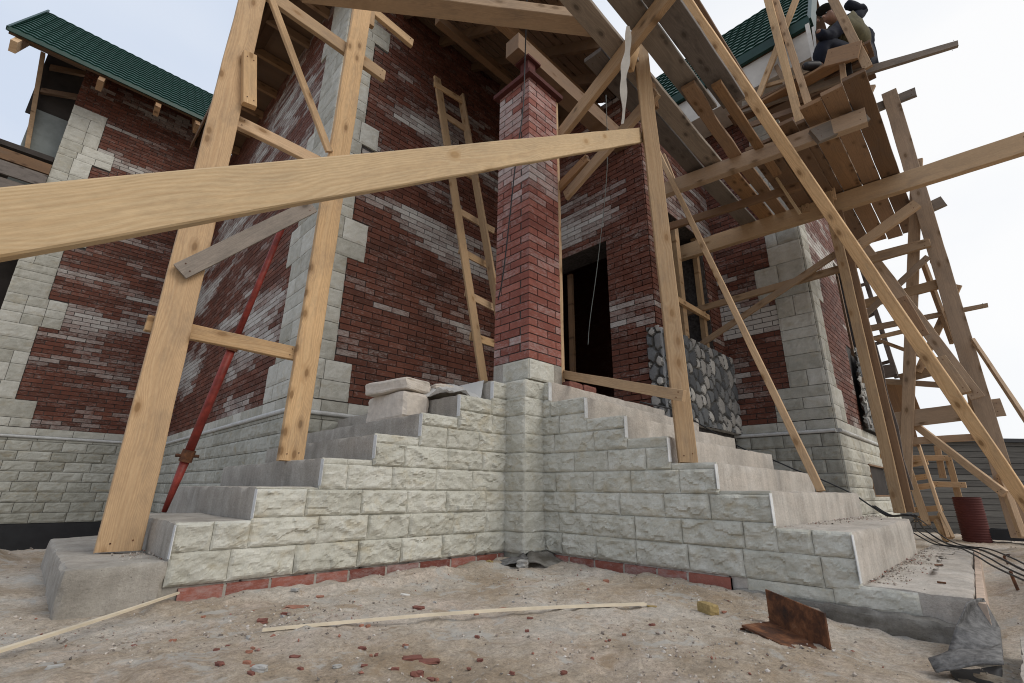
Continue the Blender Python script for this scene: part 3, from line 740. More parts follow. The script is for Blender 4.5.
# base blocks of the column
cells = [(CY-.018, 1.43, CY+.30, 1.605)]
rockface('base_stone', (CX-.005, 0, 0), uy, nxx, cells, M['slab'], col, amp=.012, res=.014, seed=51, base=.018)
rockface('base_stone', (0, CY-.005, 0), ux, ny, [(CX-.018, 1.43, CX+.30, 1.605)], M['slab'], col, amp=.012, res=.014, seed=52, base=.018)
mb = MB(); mb.box(CX+.0, CY+.0, 1.425, CX+CWx, CY+CWy, 1.618); mb.build('base_bed', M['conc'], col)

# ================================================================ STAIRS
stairs = empty('entrance_stairs', (2.8, 2.7, 0), 'L-shaped concrete entrance steps with unfinished pale split-stone cladding on the inner sides', 'stairs')
PX, PY = 2.794, 2.678       # outer corner of the pier
LW, RW = 2.887, 3.012        # cladding planes
LX = [.21, .575, .915, 1.26, 1.595, 1.94, 2.28, 2.625]; LZ = [.175, .352, .525, .70, .875, 1.055, 1.24, 1.405]
RY = [.21, .615, .97, 1.26, 1.56, 1.88, 2.23, 2.60]; RZ = [.098, .34, .535, .705, .885, 1.06, 1.24, 1.42]
def rough_box(name, x0, y0, z0, x1, y1, z1, mat, parent, res=.05, amp=.006, seed=0, chip=.012, bevel=.006):
    bm = bmesh.new()
    def face(o, du, dv, nu, nv):
        vv = [[bm.verts.new(o+du*(i/nu)+dv*(j/nv)) for i in range(nu+1)] for j in range(nv+1)]
        for j in range(nv):
            for i in range(nu): bm.faces.new((vv[j][i], vv[j][i+1], vv[j+1][i+1], vv[j+1][i]))
    dx, dy, dz = Vector((x1-x0,0,0)), Vector((0,y1-y0,0)), Vector((0,0,z1-z0)); o = Vector((x0,y0,z0))
    nX, nY, nZ = [max(1, int(round(a/res))) for a in (x1-x0, y1-y0, z1-z0)]
    face(o, dx, dz, nX, nZ); face(o+dy, dz, dx, nZ, nX); face(o, dz, dy, nZ, nY); face(o+dx, dy, dz, nY, nZ); face(o, dy, dx, nY, nX); face(o+dz, dx, dy, nX, nY)
    bmesh.ops.remove_doubles(bm, verts=bm.verts, dist=1e-5)
    c = o+(dx+dy+dz)/2
    for v in bm.verts:
        p_ = v.co.copy()
        onx = min(abs(p_.x-x0), abs(p_.x-x1)) < 1e-5; ony = min(abs(p_.y-y0), abs(p_.y-y1)) < 1e-5; onz = min(abs(p_.z-z0), abs(p_.z-z1)) < 1e-5
        d = Vector((nz(p_.x*3+seed, p_.y*3, p_.z*3), nz(p_.x*3, p_.y*3+seed, p_.z*3+5), nz(p_.x*3+9, p_.y*3, p_.z*3+seed)))*amp
        d += Vector((nz(p_.x*14+seed, p_.y*14, p_.z*14), nz(p_.x*14, p_.y*14+seed, p_.z*14+5), nz(p_.x*14+9, p_.y*14, p_.z*14+seed)))*amp*.5
        if onx+ony+onz >= 2:
            k = bevel + chip*max(0, nz(p_.x*9+seed, p_.y*9, p_.z*9))**1
            q = c-p_; d += Vector(((k if q.x > 0 else -k) if onx else 0, (k if q.y > 0 else -k) if ony else 0, (k if q.z > 0 else -k) if onz else 0))*.7
        v.co += d
    me = bpy.data.meshes.new(name); bm.to_mesh(me); bm.free(); me.materials.append(M[mat] if isinstance(mat, str) else mat)
    o_ = bpy.data.objects.new(name, me); COL.objects.link(o_)
    me.polygons.foreach_set('use_smooth', [True]*len(me.polygons))
    # sharp at strong corners
    try:
        me.set_sharp_from_angle(angle=R(40))
    except Exception: pass
    if parent: o_.parent = parent; o_.location = -world_loc(parent)
    return o_
for i in range(8):
    x1 = LX[i+1] if i < 7 else 2.9
    yb = [4.7, 4.0, 5.05, 5.0, 4.98, 5.0, 5.0, 5.0][i]
    y0 = LW+.028 if i else 2.90
    rough_box('step', LX[i], y0, -.25, x1+(.0 if i < 7 else 0), yb, LZ[i], 'conc', stairs, res=.03 if i else .018, seed=i*3.1, amp=.007 if i else .010, chip=.02 if i else .028)
for i in range(8):
    y1 = RY[i+1] if i < 7 else 2.9
    xb = [6.1, 5.05, 5.35, 5.15, 5.08, 5.06, 5.04, 5.03][i]
    rough_box('step', RW+.028 if i else 3.03, RY[i], -.25, xb, y1, RZ[i], 'conc_pink', stairs, res=.035 if i > 1 else .03, seed=40+i*2.3, amp=.007 if i > 1 else .012)
so = [o for o in stairs.children if o.name.startswith('step')][8]
for v in so.data.vertices:
    if v.co.y < .4: v.co.y += .046*(v.co.x-3.03)
rough_box('landing', 2.9, 2.9, .9, X4-.01, Y3-.01, 1.412, 'conc', stairs, res=.09, seed=77)
# pier core
mb = MB(); mb.box(PX+.02, PY+.02, -.1, RW+.03, LW+.03, 1.40); mb.build('pier_core', M['slab_dark'], stairs)
# cladding on the left side wall, running along x
top = [(LX[i], (LX[i+1] if i < 7 else PX+.05), LZ[i]) for i in range(1, 8)]
cl_l = rockface('side_cladding', (0, LW+.03, 0), ux, ny, courses(LX[1], PX+.05, .065, 1.42, .15, .30, .40, 61, top), M['slab'], stairs, amp=.030, res=.0095, seed=21, base=.008)
top = [(RY[i], (RY[i+1] if i < 7 else PY+.05), RZ[i]) for i in range(1, 8)]
cl_r = rockface('side_cladding', (RW+.03, 0, 0), uy, nxx, courses(RY[1], PY+.05, .065, 1.42, .15, .30, .40, 62, top), M['slab'], stairs, amp=.030, res=.0095, seed=22, base=.008)
rockface('side_cladding', (RW+.03, 0, 0), uy, nxx, [(.40, -.008, .74, .095), (.74, -.006, 1.16, .064), (RY[1], .095, RY[1]+.001, .1)], M['slab'], stairs, amp=.02, res=.0095, seed=23, base=.012)
# pier cladding
pc = [(LW+.0, .065+.15*k, PY, .065+.15*(k+1)) for k in range(9)]
rockface('pier_cladding', (PX+.018, 0, 0), uy, nxx, [(PY, .065+.15*k, LW+.06+(.09 if k == 8 else 0), .065+.15*(k+1)) for k in range(9)], M['slab'], stairs, amp=.020, res=.0095, seed=24, base=.012)
rockface('pier_cladding', (0, PY+.018, 0), ux, ny, [(PX, .065+.15*k, RW+.06, .065+.15*(k+1)) for k in range(9)], M['slab'], stairs, amp=.020, res=.0095, seed=25, base=.012)
# exposed red bricks below the cladding
def low_bricks(o, u, nrm, u0, u1, sd):
    rnd = random.Random(sd); mb = MB(); x = u0; o = Vector(o); u = Vector(u); nrm = Vector(nrm)
    while x < u1:
        L = rnd.uniform(.2, .27); b_ = min(x+L-.015, u1)
        mb.obox(o+u*((x+b_)/2)+Vector((0,0,.002)), u*((b_-x)/2), nrm*.012, Vector((0,0,.052)), tone=rnd.random(), eff=rnd.uniform(0, .22)); x += L
    mb.obox(o+u*((u0+u1)/2)-nrm*.010, u*((u1-u0)/2), nrm*.02, Vector((0,0,.05)), mi=1)
    mb.build('brick_footing', [M['brick_column'], M['conc']], stairs)
low_bricks((0, LW+.026, 0), ux, ny, .64, PX, 1); low_bricks((RW+.022, 0, 0), uy, nxx, 1.25, PY, 2)
# white tile glue on the raw ends of the cladding
for i in range(1, 8):
    mb = MB(); mb.box(LX[i]-.004, LW-.012, LZ[i-1]+.01 if i > 1 else .19, LX[i]-.0005, LW+.027, LZ[i]-.012); mb.build('tile_glue', M['plaster_edge'], stairs)
    mb = MB(); mb.box(RW-.012, RY[i]-.004, RZ[i-1]+.01, RW+.027, RY[i]-.0005, RZ[i]-.012); mb.build('tile_glue', M['plaster_edge'], stairs)
rough_box('foundation', 2.99, .205, -.3, 3.35, 1.25, -.004, 'conc_wet', stairs, res=.018, amp=.030, seed=9, chip=.03)
mb = MB(); mb.box(CX+.0, CY+.29, 1.41, CX+.1, LW+.3, 1.415); mb.build('mortar_bed', M['conc'], stairs)

# ================================================================ LUMBER
def board(name, p0, p1, w, t, parent=None, mat='wood_w', wd=(0,0,1), bow=0., label=None, cat=None, group=None, taper=None, seg=10, wav=.002):
    p0, p1 = Vector(p0), Vector(p1); L = (p1-p0).length; X = (p1-p0).normalized(); Z = Vector(wd); Z = (Z-X*Z.dot(X)).normalized(); Yv = Z.cross(X).normalized()
    rnd = random.Random(hash((round(p0.x,3), round(p0.y,3), round(p1.z,3))) & 0xffff)
    c = .004 if t > .03 else .002; sec = [(-t/2+c,-w/2),(t/2-c,-w/2),(t/2,-w/2+c),(t/2,w/2-c),(t/2-c,w/2),(-t/2+c,w/2),(-t/2,w/2-c),(-t/2,-w/2+c)]
    seg = max(4, min(26, int(L/.16))); vs = []; so = rnd.random()*20
    for i in range(seg+1):
        s_ = i/seg; x = L*s_
        tw = 1.0 if not taper else lerp(1, taper, s_)
        bz = bow*math.sin(math.pi*s_)
        for k, (y_, z_) in enumerate(sec):
            jz = wav*noise.noise(Vector((x*3+so, z_*20, 1)))*2; jy = wav*noise.noise(Vector((x*3, y_*20, 7+so)))
            vs.append((x + (rnd.uniform(-.004,.004) if i in (0,seg) else 0), y_+jy, z_*tw+jz+bz))
    fs = []
    for i in range(seg):
        for k in range(8): fs.append((i*8+k, i*8+(k+1) % 8, (i+1)*8+(k+1) % 8, (i+1)*8+k))
    fs.append(tuple(range(7,-1,-1))); fs.append(tuple(seg*8+k for k in range(8)))
    nf = len(fs)
    if w > .06 and L > .3:
        for x_ in (.045, L-.05):
            for (zz_, dx_) in ((-.22*w, .0), (.25*w, .012)):
                for sd2 in (-1, 1):
                    b0 = len(vs); rr_ = .0045
                    for yy_ in (t/2+.0005, t/2+.003):
                        for k in range(6): vs.append((x_+dx_+rr_*math.cos(k*1.047), sd2*yy_, zz_+rr_*math.sin(k*1.047)))
                    fs += [tuple(b0+6+k for k in range(6))] + [(b0+k, b0+(k+1) % 6, b0+6+(k+1) % 6, b0+6+k) for k in range(6)]
    me = bpy.data.meshes.new(name); me.from_pydata(vs, [], fs); me.materials.append(M[mat]); me.materials.append(M['rust'])
    me.polygons.foreach_set('material_index', [0]*nf + [1]*(len(fs)-nf)); me.update()
    o = bpy.data.objects.new(name, me); COL.objects.link(o)
    Mx = Matrix((X, Yv, Z)).transposed().to_4x4(); Mx.translation = p0
    if parent: o.parent = parent; Mx.translation = p0-world_loc(parent)
    o.matrix_local = Mx
    if label: tag(o, label, cat or 'board', group)
    return o
EXU, EYU, EZU = (1,0,0), (0,1,0), (0,0,1)

# --- left frame: two posts joined by rails and braces, all nailed together
lf = empty('timber_scaffold', (.9, 3.5, .3), 'left pine scaffold frame with two upright planks standing on the left steps', 'scaffold', 'timber scaffold frames')
board('post', (.452, 3.50, .178), (.465, 3.50, 5.7), .205, .048, lf, 'wood', EXU, taper=.80)
board('post', (1.290,3.500,0.699), (1.340,3.500,5.052), .170, .05, lf, 'wood', EXU)
board('rail', (0.325,3.550,1.480), (1.237,3.550,1.473), .10, .045, lf, 'wood', EZU)
board('rail', (0.539,3.550,3.151), (1.210,3.550,3.141), .10, .045, lf, 'wood', EZU)
board('ledger', (0.519,3.560,4.492), (1.671,3.560,4.435), .13, .045, lf, 'wood', EZU)
board('ledger', (1.265,3.620,5.228), (1.973,3.620,5.168), .10, .045, lf, 'wood', EZU)
board('brace', (0.568,3.470,4.386), (1.224,3.470,3.226), .055, .035, lf, 'wood', EZU)
board('block', (0.515,3.440,3.688), (0.587,3.440,3.250), .095, .06, lf, 'wood', EXU)
board('brace', (0.417,3.440,1.821), (1.147,3.440,2.651), .11, .03, lf, 'wood_g', EZU)
board('block', (1.456,3.580,5.181), (1.471,3.580,4.951), .07, .05, lf, 'wood', EXU)
board('diagonal_brace_plank', (-1.390,1.072,0.030), (3.078,1.607,3.410), .122, .042, None, 'wood_b', EZU, label='long pale diagonal pine plank crossing in front of the left scaffold, nearest to the viewer', cat='plank')
board('crossbeam', (0.701,3.155,4.299), (2.612,1.700,4.337), .10, .17, None, 'wood_w', (0,0,1), label='thick timber crossbeam overhead above the column, running from the left frame towards the deck', cat='beam')

# --- right post frame on the right stairs
rf_ = empty('timber_scaffold', (3.1, 1.44, .7), 'single upright scaffold post with a railing board, standing on the right steps beside the cobbles', 'scaffold', 'timber scaffold frames')
board('post', (3.100,1.474,0.708), (3.090,1.540,4.347), .118, .075, rf_, 'wood', (.55,-.83,0))
board('handrail', (3.383,2.760,1.573), (2.876,1.351,1.109), .075, .03, rf_, 'wood', EZU)
board('ledger', (2.594,0.972,4.050), (3.184,2.558,4.050), .16, .055, rf_, 'wood_w', (.0,0,1))
board('brace', (3.238,1.493,3.909), (3.413,2.680,3.496), .12, .045, rf_, 'wood_w', EZU)
board('brace', (3.350,2.337,3.747), (3.390,2.984,3.528), .10, .045, rf_, 'wood_o', EZU)
board('block', (3.260,1.552,4.059), (3.295,1.553,3.812), .07, .05, rf_, 'wood_o', (1,0,0))
board('block', (2.944,1.521,4.233), (2.937,1.591,4.024), .12, .05, rf_, 'wood', (1,0,0))
board('upright_board', (3.355, 2.735, 1.44), (3.345, 2.74, 4.74), .045, .03, None, 'wood', EXU, label='thin upright board standing against the right side of the brick column', cat='board')

# --- deck boards over the right stairs
dk = 'loose scaffold deck boards overhead'
board('deck_board', (2.0,1.125,4.16), (4.12,1.135,4.17), .21, .045, None, 'wood_d', EYU, label='dark wide deck board overhead, outermost of the four above the right post', cat='deck board', group=dk)
board('deck_board', (2.0,1.33,4.17), (4.05,1.365,4.175), .185, .045, None, 'wood_g', EYU, label='grey-brown deck board overhead lying right against the outermost dark one', cat='deck board', group=dk)
board('deck_board', (2.0,1.60,4.16), (4.95,1.66,4.165), .17, .045, None, 'wood_g', EYU, label='long grey deck board overhead on the column side of the bright sky gap', cat='deck board', group=dk)
board('deck_board', (2.72,1.80,4.165), (4.9,1.86,4.17), .18, .045, None, 'wood_d', EYU, label='stained dark deck board overhead nearest the brick door pier', cat='deck board', group=dk)
if False: board('deck_board', (2.6,2.02,4.10), (3.5,2.12,4.11), .20, .04, None, 'wood_g', EYU, label='short grey deck board end overhead just right of the column cap', cat='deck board', group=dk)
board('deck_board', (3.55,1.34,4.10), (5.1,1.42,4.11), .12, .04, None, 'wood_o', EYU, label='orange-brown deck board with a wavy bark edge under the dark boards', cat='deck board', group=dk, wav=.012)
board('deck_board', (3.7,1.14,4.09), (5.5,1.18,4.10), .09, .04, None, 'wood_o', EYU, label='narrow orange-brown deck board overhead ending at the middle ledger', cat='deck board', group=dk)
ddb = [(1.83, .20, 4.9, 6.9, 'wood_g'), (1.60, .17, 5.05, 6.9, 'wood_o'), (1.42, .13, 5.0, 6.9, 'wood_o'), (1.18, .26, 4.9, 6.95, 'wood_k'), (.92, .25, 4.75, 7.0, 'wood_k')]
lbs = ['grey-brown deck board behind the lower ledger, nearest the door pier', 'narrow orange deck board between two bright slits left of the corner stones', 'second narrow orange deck board between bright slits, nearer the prop', 'wide dark brown deck board overhead just left of the long raking prop', 'wide brown deck board overhead crossed by the long raking prop']
for (y, w_, x0, x1, mt), lb in zip(ddb, lbs):
    board('deck_board', (x0, y, 4.165), (x1, y+.02, 4.17), w_, .04, None, mt, EYU, label=lb, cat='deck board', group=dk)
ddb = [(.62, .185, 4.7, 8.4, 'wood_o'), (.43, .175, 4.65, 8.45, 'wood_o'), (.245, .18, 4.6, 8.4, 'wood_k'), (.80, .16, 4.9, 8.3, 'wood_k')]
lbs = ['orange-brown deck board seen from below under the worker, second from the sky', 'broad orange deck board seen from below under the worker, third from the sky', 'outermost brown deck board against the open sky below the worker', 'brown deck board under the worker, nearest the wall']
for (y, w_, x0, x1, mt), lb in zip(ddb, lbs):
    board('deck_board', (x0, y, 4.20), (x1, y+.02, 4.21), w_, .04, None, mt, EYU, label=lb, cat='deck board', group=dk)

board('roof_plank', (1.397,2.992,4.950), (2.852,2.181,5.041), .10, .05, None, 'wood', (0,0,1), label='plank end overhead just behind the thick crossbeam, above the column', cat='plank')
for (nm_, a_, b__, w_, t_, mt_, lb_) in (
  ('scaffold_plank', (2.354,1.852,4.750), (5.278,1.938,4.750), .2, .04, 'wood_d', 'dark plank lying above the other overhead deck boards, left of the sky gap'),):
    pass
# --- right scaffold tower: uprights, ledgers and braces nailed together
tw = empty('timber_scaffold', (6.4, .8, 0), 'tall right scaffold tower of rough boards around the wing corner, carrying the worker\'s platform', 'scaffold', 'timber scaffold frames')
B = lambda nm, a, b_, w_, t_, mt, wd=EZU, **k: board(nm, a, b_, w_, t_, tw, mt, wd, **k)
B('ledger', (6.400,3.045,4.020), (6.718,-0.883,4.070), .23, .09, 'wood')
B('ledger', (4.739,2.409,4.020), (5.036,0.254,4.020), .17, .09, 'wood_w')
B('ledger', (6.500,1.693,6.094), (6.900,-0.651,5.758), .20, .05, 'wood_g', taper=.35)
B('ledger', (6.600,1.351,6.341), (6.600,0.738,6.145), .06, .04, 'wood')
B('end_block', (4.880,0.672,3.941), (5.155,0.271,4.134), .17, .05, 'wood_g')
B('post', (6.400,0.878,4.250), (6.400,0.850,0.349), .10, .05, 'wood', (0,1,0))
B('post', (6.500,0.818,3.891), (6.500,0.788,0.359), .10, .05, 'wood_o', (0,1,0))
B('bark_board', (6.620,0.793,2.185), (6.620,0.770,0.575), .08, .03, 'wood_d', (0,1,0), wav=.012)
B('post', (6.300,1.065,7.778), (6.300,0.948,4.146), .10, .05, 'wood', (0,1,0))
B('post', (6.350,0.983,7.584), (6.350,0.779,4.190), .085, .05, 'wood_w', (0,1,0))
B('post', (6.450,0.794,4.906), (6.420,0.841,4.037), .09, .05, 'wood', (0,1,0))
B('post', (6.450,0.418,5.956), (6.420,0.583,4.199), .06, .04, 'wood', (0,1,0))
B('bark_board', (6.550,0.355,5.986), (6.500,0.557,4.198), .05, .03, 'black', (0,1,0), wav=.012)
B('bark_board', (6.600,0.602,5.731), (6.580,0.557,5.031), .05, .03, 'wood_g', (0,1,0), wav=.012)
B('brace', (6.500,0.698,7.536), (6.500,1.477,6.097), .09, .04, 'wood', (0,1,0))
B('brace', (6.500,0.214,5.446), (6.500,0.832,4.399), .12, .04, 'wood_w', (0,1,0))
B('ledger', (6.550,2.917,3.108), (6.600,0.078,3.208), .09, .05, 'wood_w')
B('brace', (6.480,2.730,2.548), (6.480,0.927,3.339), .08, .04, 'wood_w')
B('brace', (6.200,0.679,3.230), (6.200,0.088,3.524), .11, .05, 'wood_w')
B('guard_board', (6.300,0.359,7.013), (6.300,0.182,5.557), .10, .04, 'wood_w', (0,1,0))
B('toe_board', (6.250,0.555,5.955), (6.250,0.208,5.827), .24, .04, 'wood_o')
B('platform_board', (6.45,.15,5.98), (6.55,1.55,6.0), .2, .04, 'wood_o', EXU)
B('platform_board', (6.72,.15,5.98), (6.8,1.55,6.0), .2, .04, 'wood_k', EXU)
B('platform_board', (6.98,.15,5.98), (7.0,1.35,6.0), .2, .04, 'wood_k', EXU)
B('ledger', (7.300,0.970,3.516), (7.300,0.084,3.506), .10, .05, 'wood_w')
B('brace', (7.300,0.904,2.730), (7.300,0.139,3.321), .07, .04, 'wood_w')
B('strut', (4.900,2.264,4.639), (4.900,2.139,4.112), .05, .03, 'wood_w', EYU)
B('ledger', (5.442,2.971,3.980), (5.766,1.028,4.000), .10, .05, 'wood_k')
B('strut', (5.600,1.265,4.288), (5.800,1.089,3.663), .03, .03, 'wood_b', EYU)
B('ledger', (6.450,1.724,5.711), (6.450,0.972,5.576), .09, .04, 'wood_k')
B('post', (6.500,1.078,4.973), (6.500,1.151,4.041), .08, .04, 'wood_w', EYU)
B('brace', (6.600,1.176,6.591), (6.600,0.853,4.902), .06, .04, 'wood_w', EYU)
B('platform_board', (6.6,.1,6.06), (6.6,1.9,6.06), .3, .04, 'wood_k', EXU)
B('brace', (4.020,1.362,5.790), (4.841,1.078,4.604), .05, .05, 'wood_k', EYU)

# --- outer truss at the far right
tr = empty('timber_scaffold', (7.4, 0, 0), 'outermost tall scaffold frame of weathered boards at the right, with crossing braces against the sky', 'scaffold', 'timber scaffold frames')
B = lambda nm, a, b_, w_, t_, mt, wd=EZU, **k: board(nm, a, b_, w_, t_, tr, mt, wd, **k)
B('post', (7.400,0.068,5.894), (7.400,0.030,0.118), .165, .05, 'wood_w', (0,1,0))
B('post', (7.500,-0.012,4.773), (7.500,0.898,0.593), .12, .05, 'wood_w', (0,1,0))
B('ledger', (7.450,0.293,5.767), (7.450,-0.192,5.746), .13, .05, 'wood_g')
B('block', (7.450,0.048,4.014), (7.450,-0.144,4.056), .14, .05, 'wood_g')
B('ledger', (7.550,0.962,2.972), (7.460,0.046,3.008), .12, .05, 'wood_w')
B('ledger', (7.600,1.029,2.641), (7.500,-0.244,2.638), .09, .04, 'wood_w', taper=.5)
B('ledger', (7.600,1.010,2.494), (7.500,0.294,2.523), .05, .04, 'wood_w')
B('brace', (7.600,0.204,3.386), (7.500,0.136,2.257), .07, .04, 'wood_w')
B('brace', (7.600,0.522,1.985), (7.600,-0.050,2.984), .08, .04, 'wood_w')
B('ledger', (7.700,1.115,1.991), (7.500,0.040,1.710), .07, .04, 'wood_w')
B('ledger', (7.650,0.715,1.934), (7.600,0.202,2.005), .12, .04, 'wood_w')
B('ledger', (7.550,0.962,1.401), (7.450,-0.117,1.457), .19, .05, 'wood_w')
B('ledger', (7.600,0.904,1.153), (7.500,0.147,1.155), .08, .04, 'wood_w')
B('brace', (8.000,1.045,2.699), (8.000,0.480,2.266), .045, .04, 'wood_w')
B('brace', (7.600,0.680,1.356), (7.200,0.060,0.546), .08, .04, 'wood')
B('brace', (7.300,-0.037,2.210), (6.600,-0.242,1.155), .06, .03, 'wood')
B('brace', (7.300,0.055,0.747), (7.200,0.020,0.139), .09, .05, 'wood')
B('brace', (7.500,0.022,4.541), (7.500,0.093,3.309), .09, .04, 'wood_w', (0,1,0))
B('brace', (7.500,0.098,1.801), (7.400,0.136,1.113), .07, .04, 'wood_w', (0,1,0))
B('panel', (8.400,0.902,2.048), (8.400,0.859,1.618), .42, .03, 'wood_o', (0,1,0))
B('panel', (8.400,0.932,1.460), (8.400,0.925,1.148), .36, .03, 'wood_o', (0,1,0))
B('ledger', (8.300,1.012,2.179), (8.300,0.796,2.186), .18, .05, 'wood_d')

# --- long raking props
board('raking_prop', (3.789,1.420,5.677), (6.427,-0.146,0.183), .105, .05, None, 'wood', (0,1,.2), label='very long raking pine prop sloping down from the deck to the lower right corner', cat='prop', group='raking props')
board('raking_prop', (6.794,0.683,3.480), (6.973,0.054,1.511), .12, .05, None, 'wood_w', (0,1,.2), label='shorter brown raking prop just right of the long pale prop, ending at the outer post', cat='prop', group='raking props')
board('raking_prop', (6.155,0.417,2.509), (6.224,0.319,2.081), .11, .04, None, 'wood_o', (0,1,.2), label='short brown board nailed beside the long raking prop, the upper of two', cat='board', group='short boards on the prop')
board('raking_prop', (6.309,0.261,1.853), (6.159,0.148,1.446), .14, .04, None, 'wood_w', (0,1,.2), label='short brown board beside the long raking prop, below its crossing with the horizontal ledger', cat='board', group='short boards on the prop')
board('slanted_pole', (4.720,2.252,4.603), (4.200,0.995,0.544), .055, .035, None, 'wood', (0,1,0), label='thin slanted pine pole leaning from the right steps up to the deck', cat='pole')

# --- ladders
def ladder(label, rails, rungs, rw, mt, grp='wooden ladders'):
    root = empty('wooden_ladder', rails[0][1], label, 'ladder', grp)
    for (a, b_) in rails: board('rail', a, b_, rw, .035, root, mt, (1,0,0) if abs(Vector(a).x-Vector(rails[1][0]).x) > .1 else (0,1,0))
    for (a, b_) in rungs: board('rung', a, b_, rw*.8, .025, root, mt)
    return root
ladder('homemade pine ladder leaning on the porch brick wall, left of the column',
  [((3.158,4.920,6.553), (3.717,4.250,1.739)), ((3.615,4.900,6.517), (4.020,4.250,2.382))],
  [((3.087,4.880,6.355), (3.651,4.860,6.395)), ((3.173,4.850,5.889), (3.775,4.830,5.875)), ((3.356,4.800,5.062), (3.917,4.760,5.029)), ((3.436,4.700,4.285), (4.173,4.650,4.213)), ((3.502,4.600,3.616), (4.063,4.550,3.531)), ((3.559,4.500,2.974), (4.030,4.450,2.885)), ((3.590,4.400,2.368), (4.026,4.350,2.337))], .125, 'wood')
ladder('small wooden ladder leaning by the grey plank wall, left of the red pipe',
  [((8.500,0.770,1.240), (8.000,0.649,0.041)), ((8.600,0.960,1.096), (8.100,0.835,0.173))],
  [((8.550,0.989,0.906), (8.500,0.712,0.948)), ((8.450,1.001,0.603), (8.400,0.700,0.653)), ((8.300,0.971,0.340), (8.250,0.665,0.375)), ((8.200,0.960,0.234), (8.150,0.652,0.261)), ((8.500,1.039,0.720), (8.500,0.736,0.769))], .085, 'wood')
ladder('narrow dark ladder against the sky between the wing corner and the outer frame',
  [((8.700,0.958,3.987), (8.400,0.815,2.092)), ((8.700,1.137,4.120), (8.400,1.003,2.121))],
  [((8.600,1.121,3.625), (8.600,0.937,3.636)), ((8.600,1.086,3.080), (8.600,0.884,3.158)), ((8.500,1.071,2.637), (8.500,0.861,2.670)), ((8.500,1.053,2.327), (8.500,0.846,2.365))], .06, 'wood_d')
wf = empty('wooden_rack', (8.300,0.740,0.112), 'light wooden rack standing in front of the grey plank wall behind the red pipe', 'rack')
for a, b_ in (((8.600,0.506,1.010), (8.600,0.503,0.399)), ((8.600,0.942,1.014), (8.600,0.499,0.997)), ((8.500,0.726,0.668), (8.500,0.399,0.655)), ((8.650,0.591,1.161), (8.650,0.612,0.746)), ((8.100,0.737,0.236), (8.000,0.676,-0.005)), ((8.100,0.683,0.319), (8.000,0.621,0.043)), ((8.600,1.227,1.052), (8.600,0.937,1.041))):
    board('member', a, b_, .07, .04, wf, 'wood', (0,1,0) if abs(a[2]-b_[2]) > .3 else EZU)

# ================================================================ SMALL THINGS
# red telescopic shoring prop
rp_ = empty('steel_prop', (.72, 4.03, .36), 'red steel shoring prop with a rusty collar, leaning behind the left scaffold post', 'prop')
a, b_ = Vector((0.719,4.044,0.356)), Vector((1.020,3.628,2.522)); 
mb = MB(); mb.tube([a, a.lerp(b_, .16)], [.016,.030], 12); mb.build('foot', M['red_steel'], rp_, smooth=True)
mb = MB(); mb.tube([a.lerp(b_,.15), a.lerp(b_,.56)], .029, 14); mb.build('sleeve', M['red_steel'], rp_, smooth=True)
mb = MB(); mb.tube([a.lerp(b_,.52), b_], .023, 12); mb.build('inner_tube', M['red_steel'], rp_, smooth=True)
for t_ in (.17, .535):
    c = a.lerp(b_, t_); d = (b_-a).normalized()
    mb = MB(); mb.tube([c-d*.04, c+d*.04], .041, 10); mb.tube([c-Vector((.07,0,0)), c+Vector((.07,0,0))], .011, 8); mb.build('collar', M['rust'], rp_)

# stone blocks on the left steps
def lump(name, c, size, mat, parent=None, rot=0, tilt=0, seed=0, amp=.2, res=6):
    bm = bmesh.new(); bmesh.ops.create_cube(bm, size=1); bmesh.ops.subdivide_edges(bm, edges=bm.edges, cuts=res, use_grid_fill=True)
    Rm = Matrix.Rotation(rot, 3, 'Z') @ Matrix.Rotation(tilt, 3, 'X')
    for v in bm.verts:
        p_ = v.co*1.0; k = sum(1 for q in p_ if abs(abs(q)-.5) < 1e-4)
        if k >= 2: p_ *= 1-.03*k*(1+nz(p_.x*3+seed, p_.y*3, p_.z*3))
        p_ += Vector((nz(p_.x*2.3+seed, p_.y*2.3, p_.z*2.3), nz(p_.x*2.3, p_.y*2.3+seed, p_.z*2.3), nz(p_.x*2.3, p_.y*2.3, p_.z*2.3+seed)))*amp
        v.co = Rm @ Vector((p_.x*size[0], p_.y*size[1], p_.z*size[2])) + Vector(c)
    me = bpy.data.meshes.new(name); bm.to_mesh(me); bm.free(); me.materials.append(M[mat])
    o = bpy.data.objects.new(name, me); COL.objects.link(o)
    if parent: o.parent = parent; o.location = -world_loc(parent)
    return o
tag(lump('building_block', (2.13, 3.55, 1.165), (.26,.60,.235), 'block', seed=1, amp=.015), 'cream aerated concrete block lying on a left step under a thinner slab', 'block')
tag(lump('stone_slab', (2.10, 3.52, 1.335), (.30,.52,.105), 'block', rot=.22, tilt=-.03, seed=2, amp=.05), 'thick cream stone slab with chipped edge, resting on top of the block on the left steps', 'slab')
tag(lump('stone_slab', (2.52, 3.55, 1.31), (.36,.62,.05), 'block', rot=-.1, tilt=-.2, seed=3, amp=.03), 'tilted cream stone slab half wrapped in plastic, beside the block on the upper left steps', 'slab')
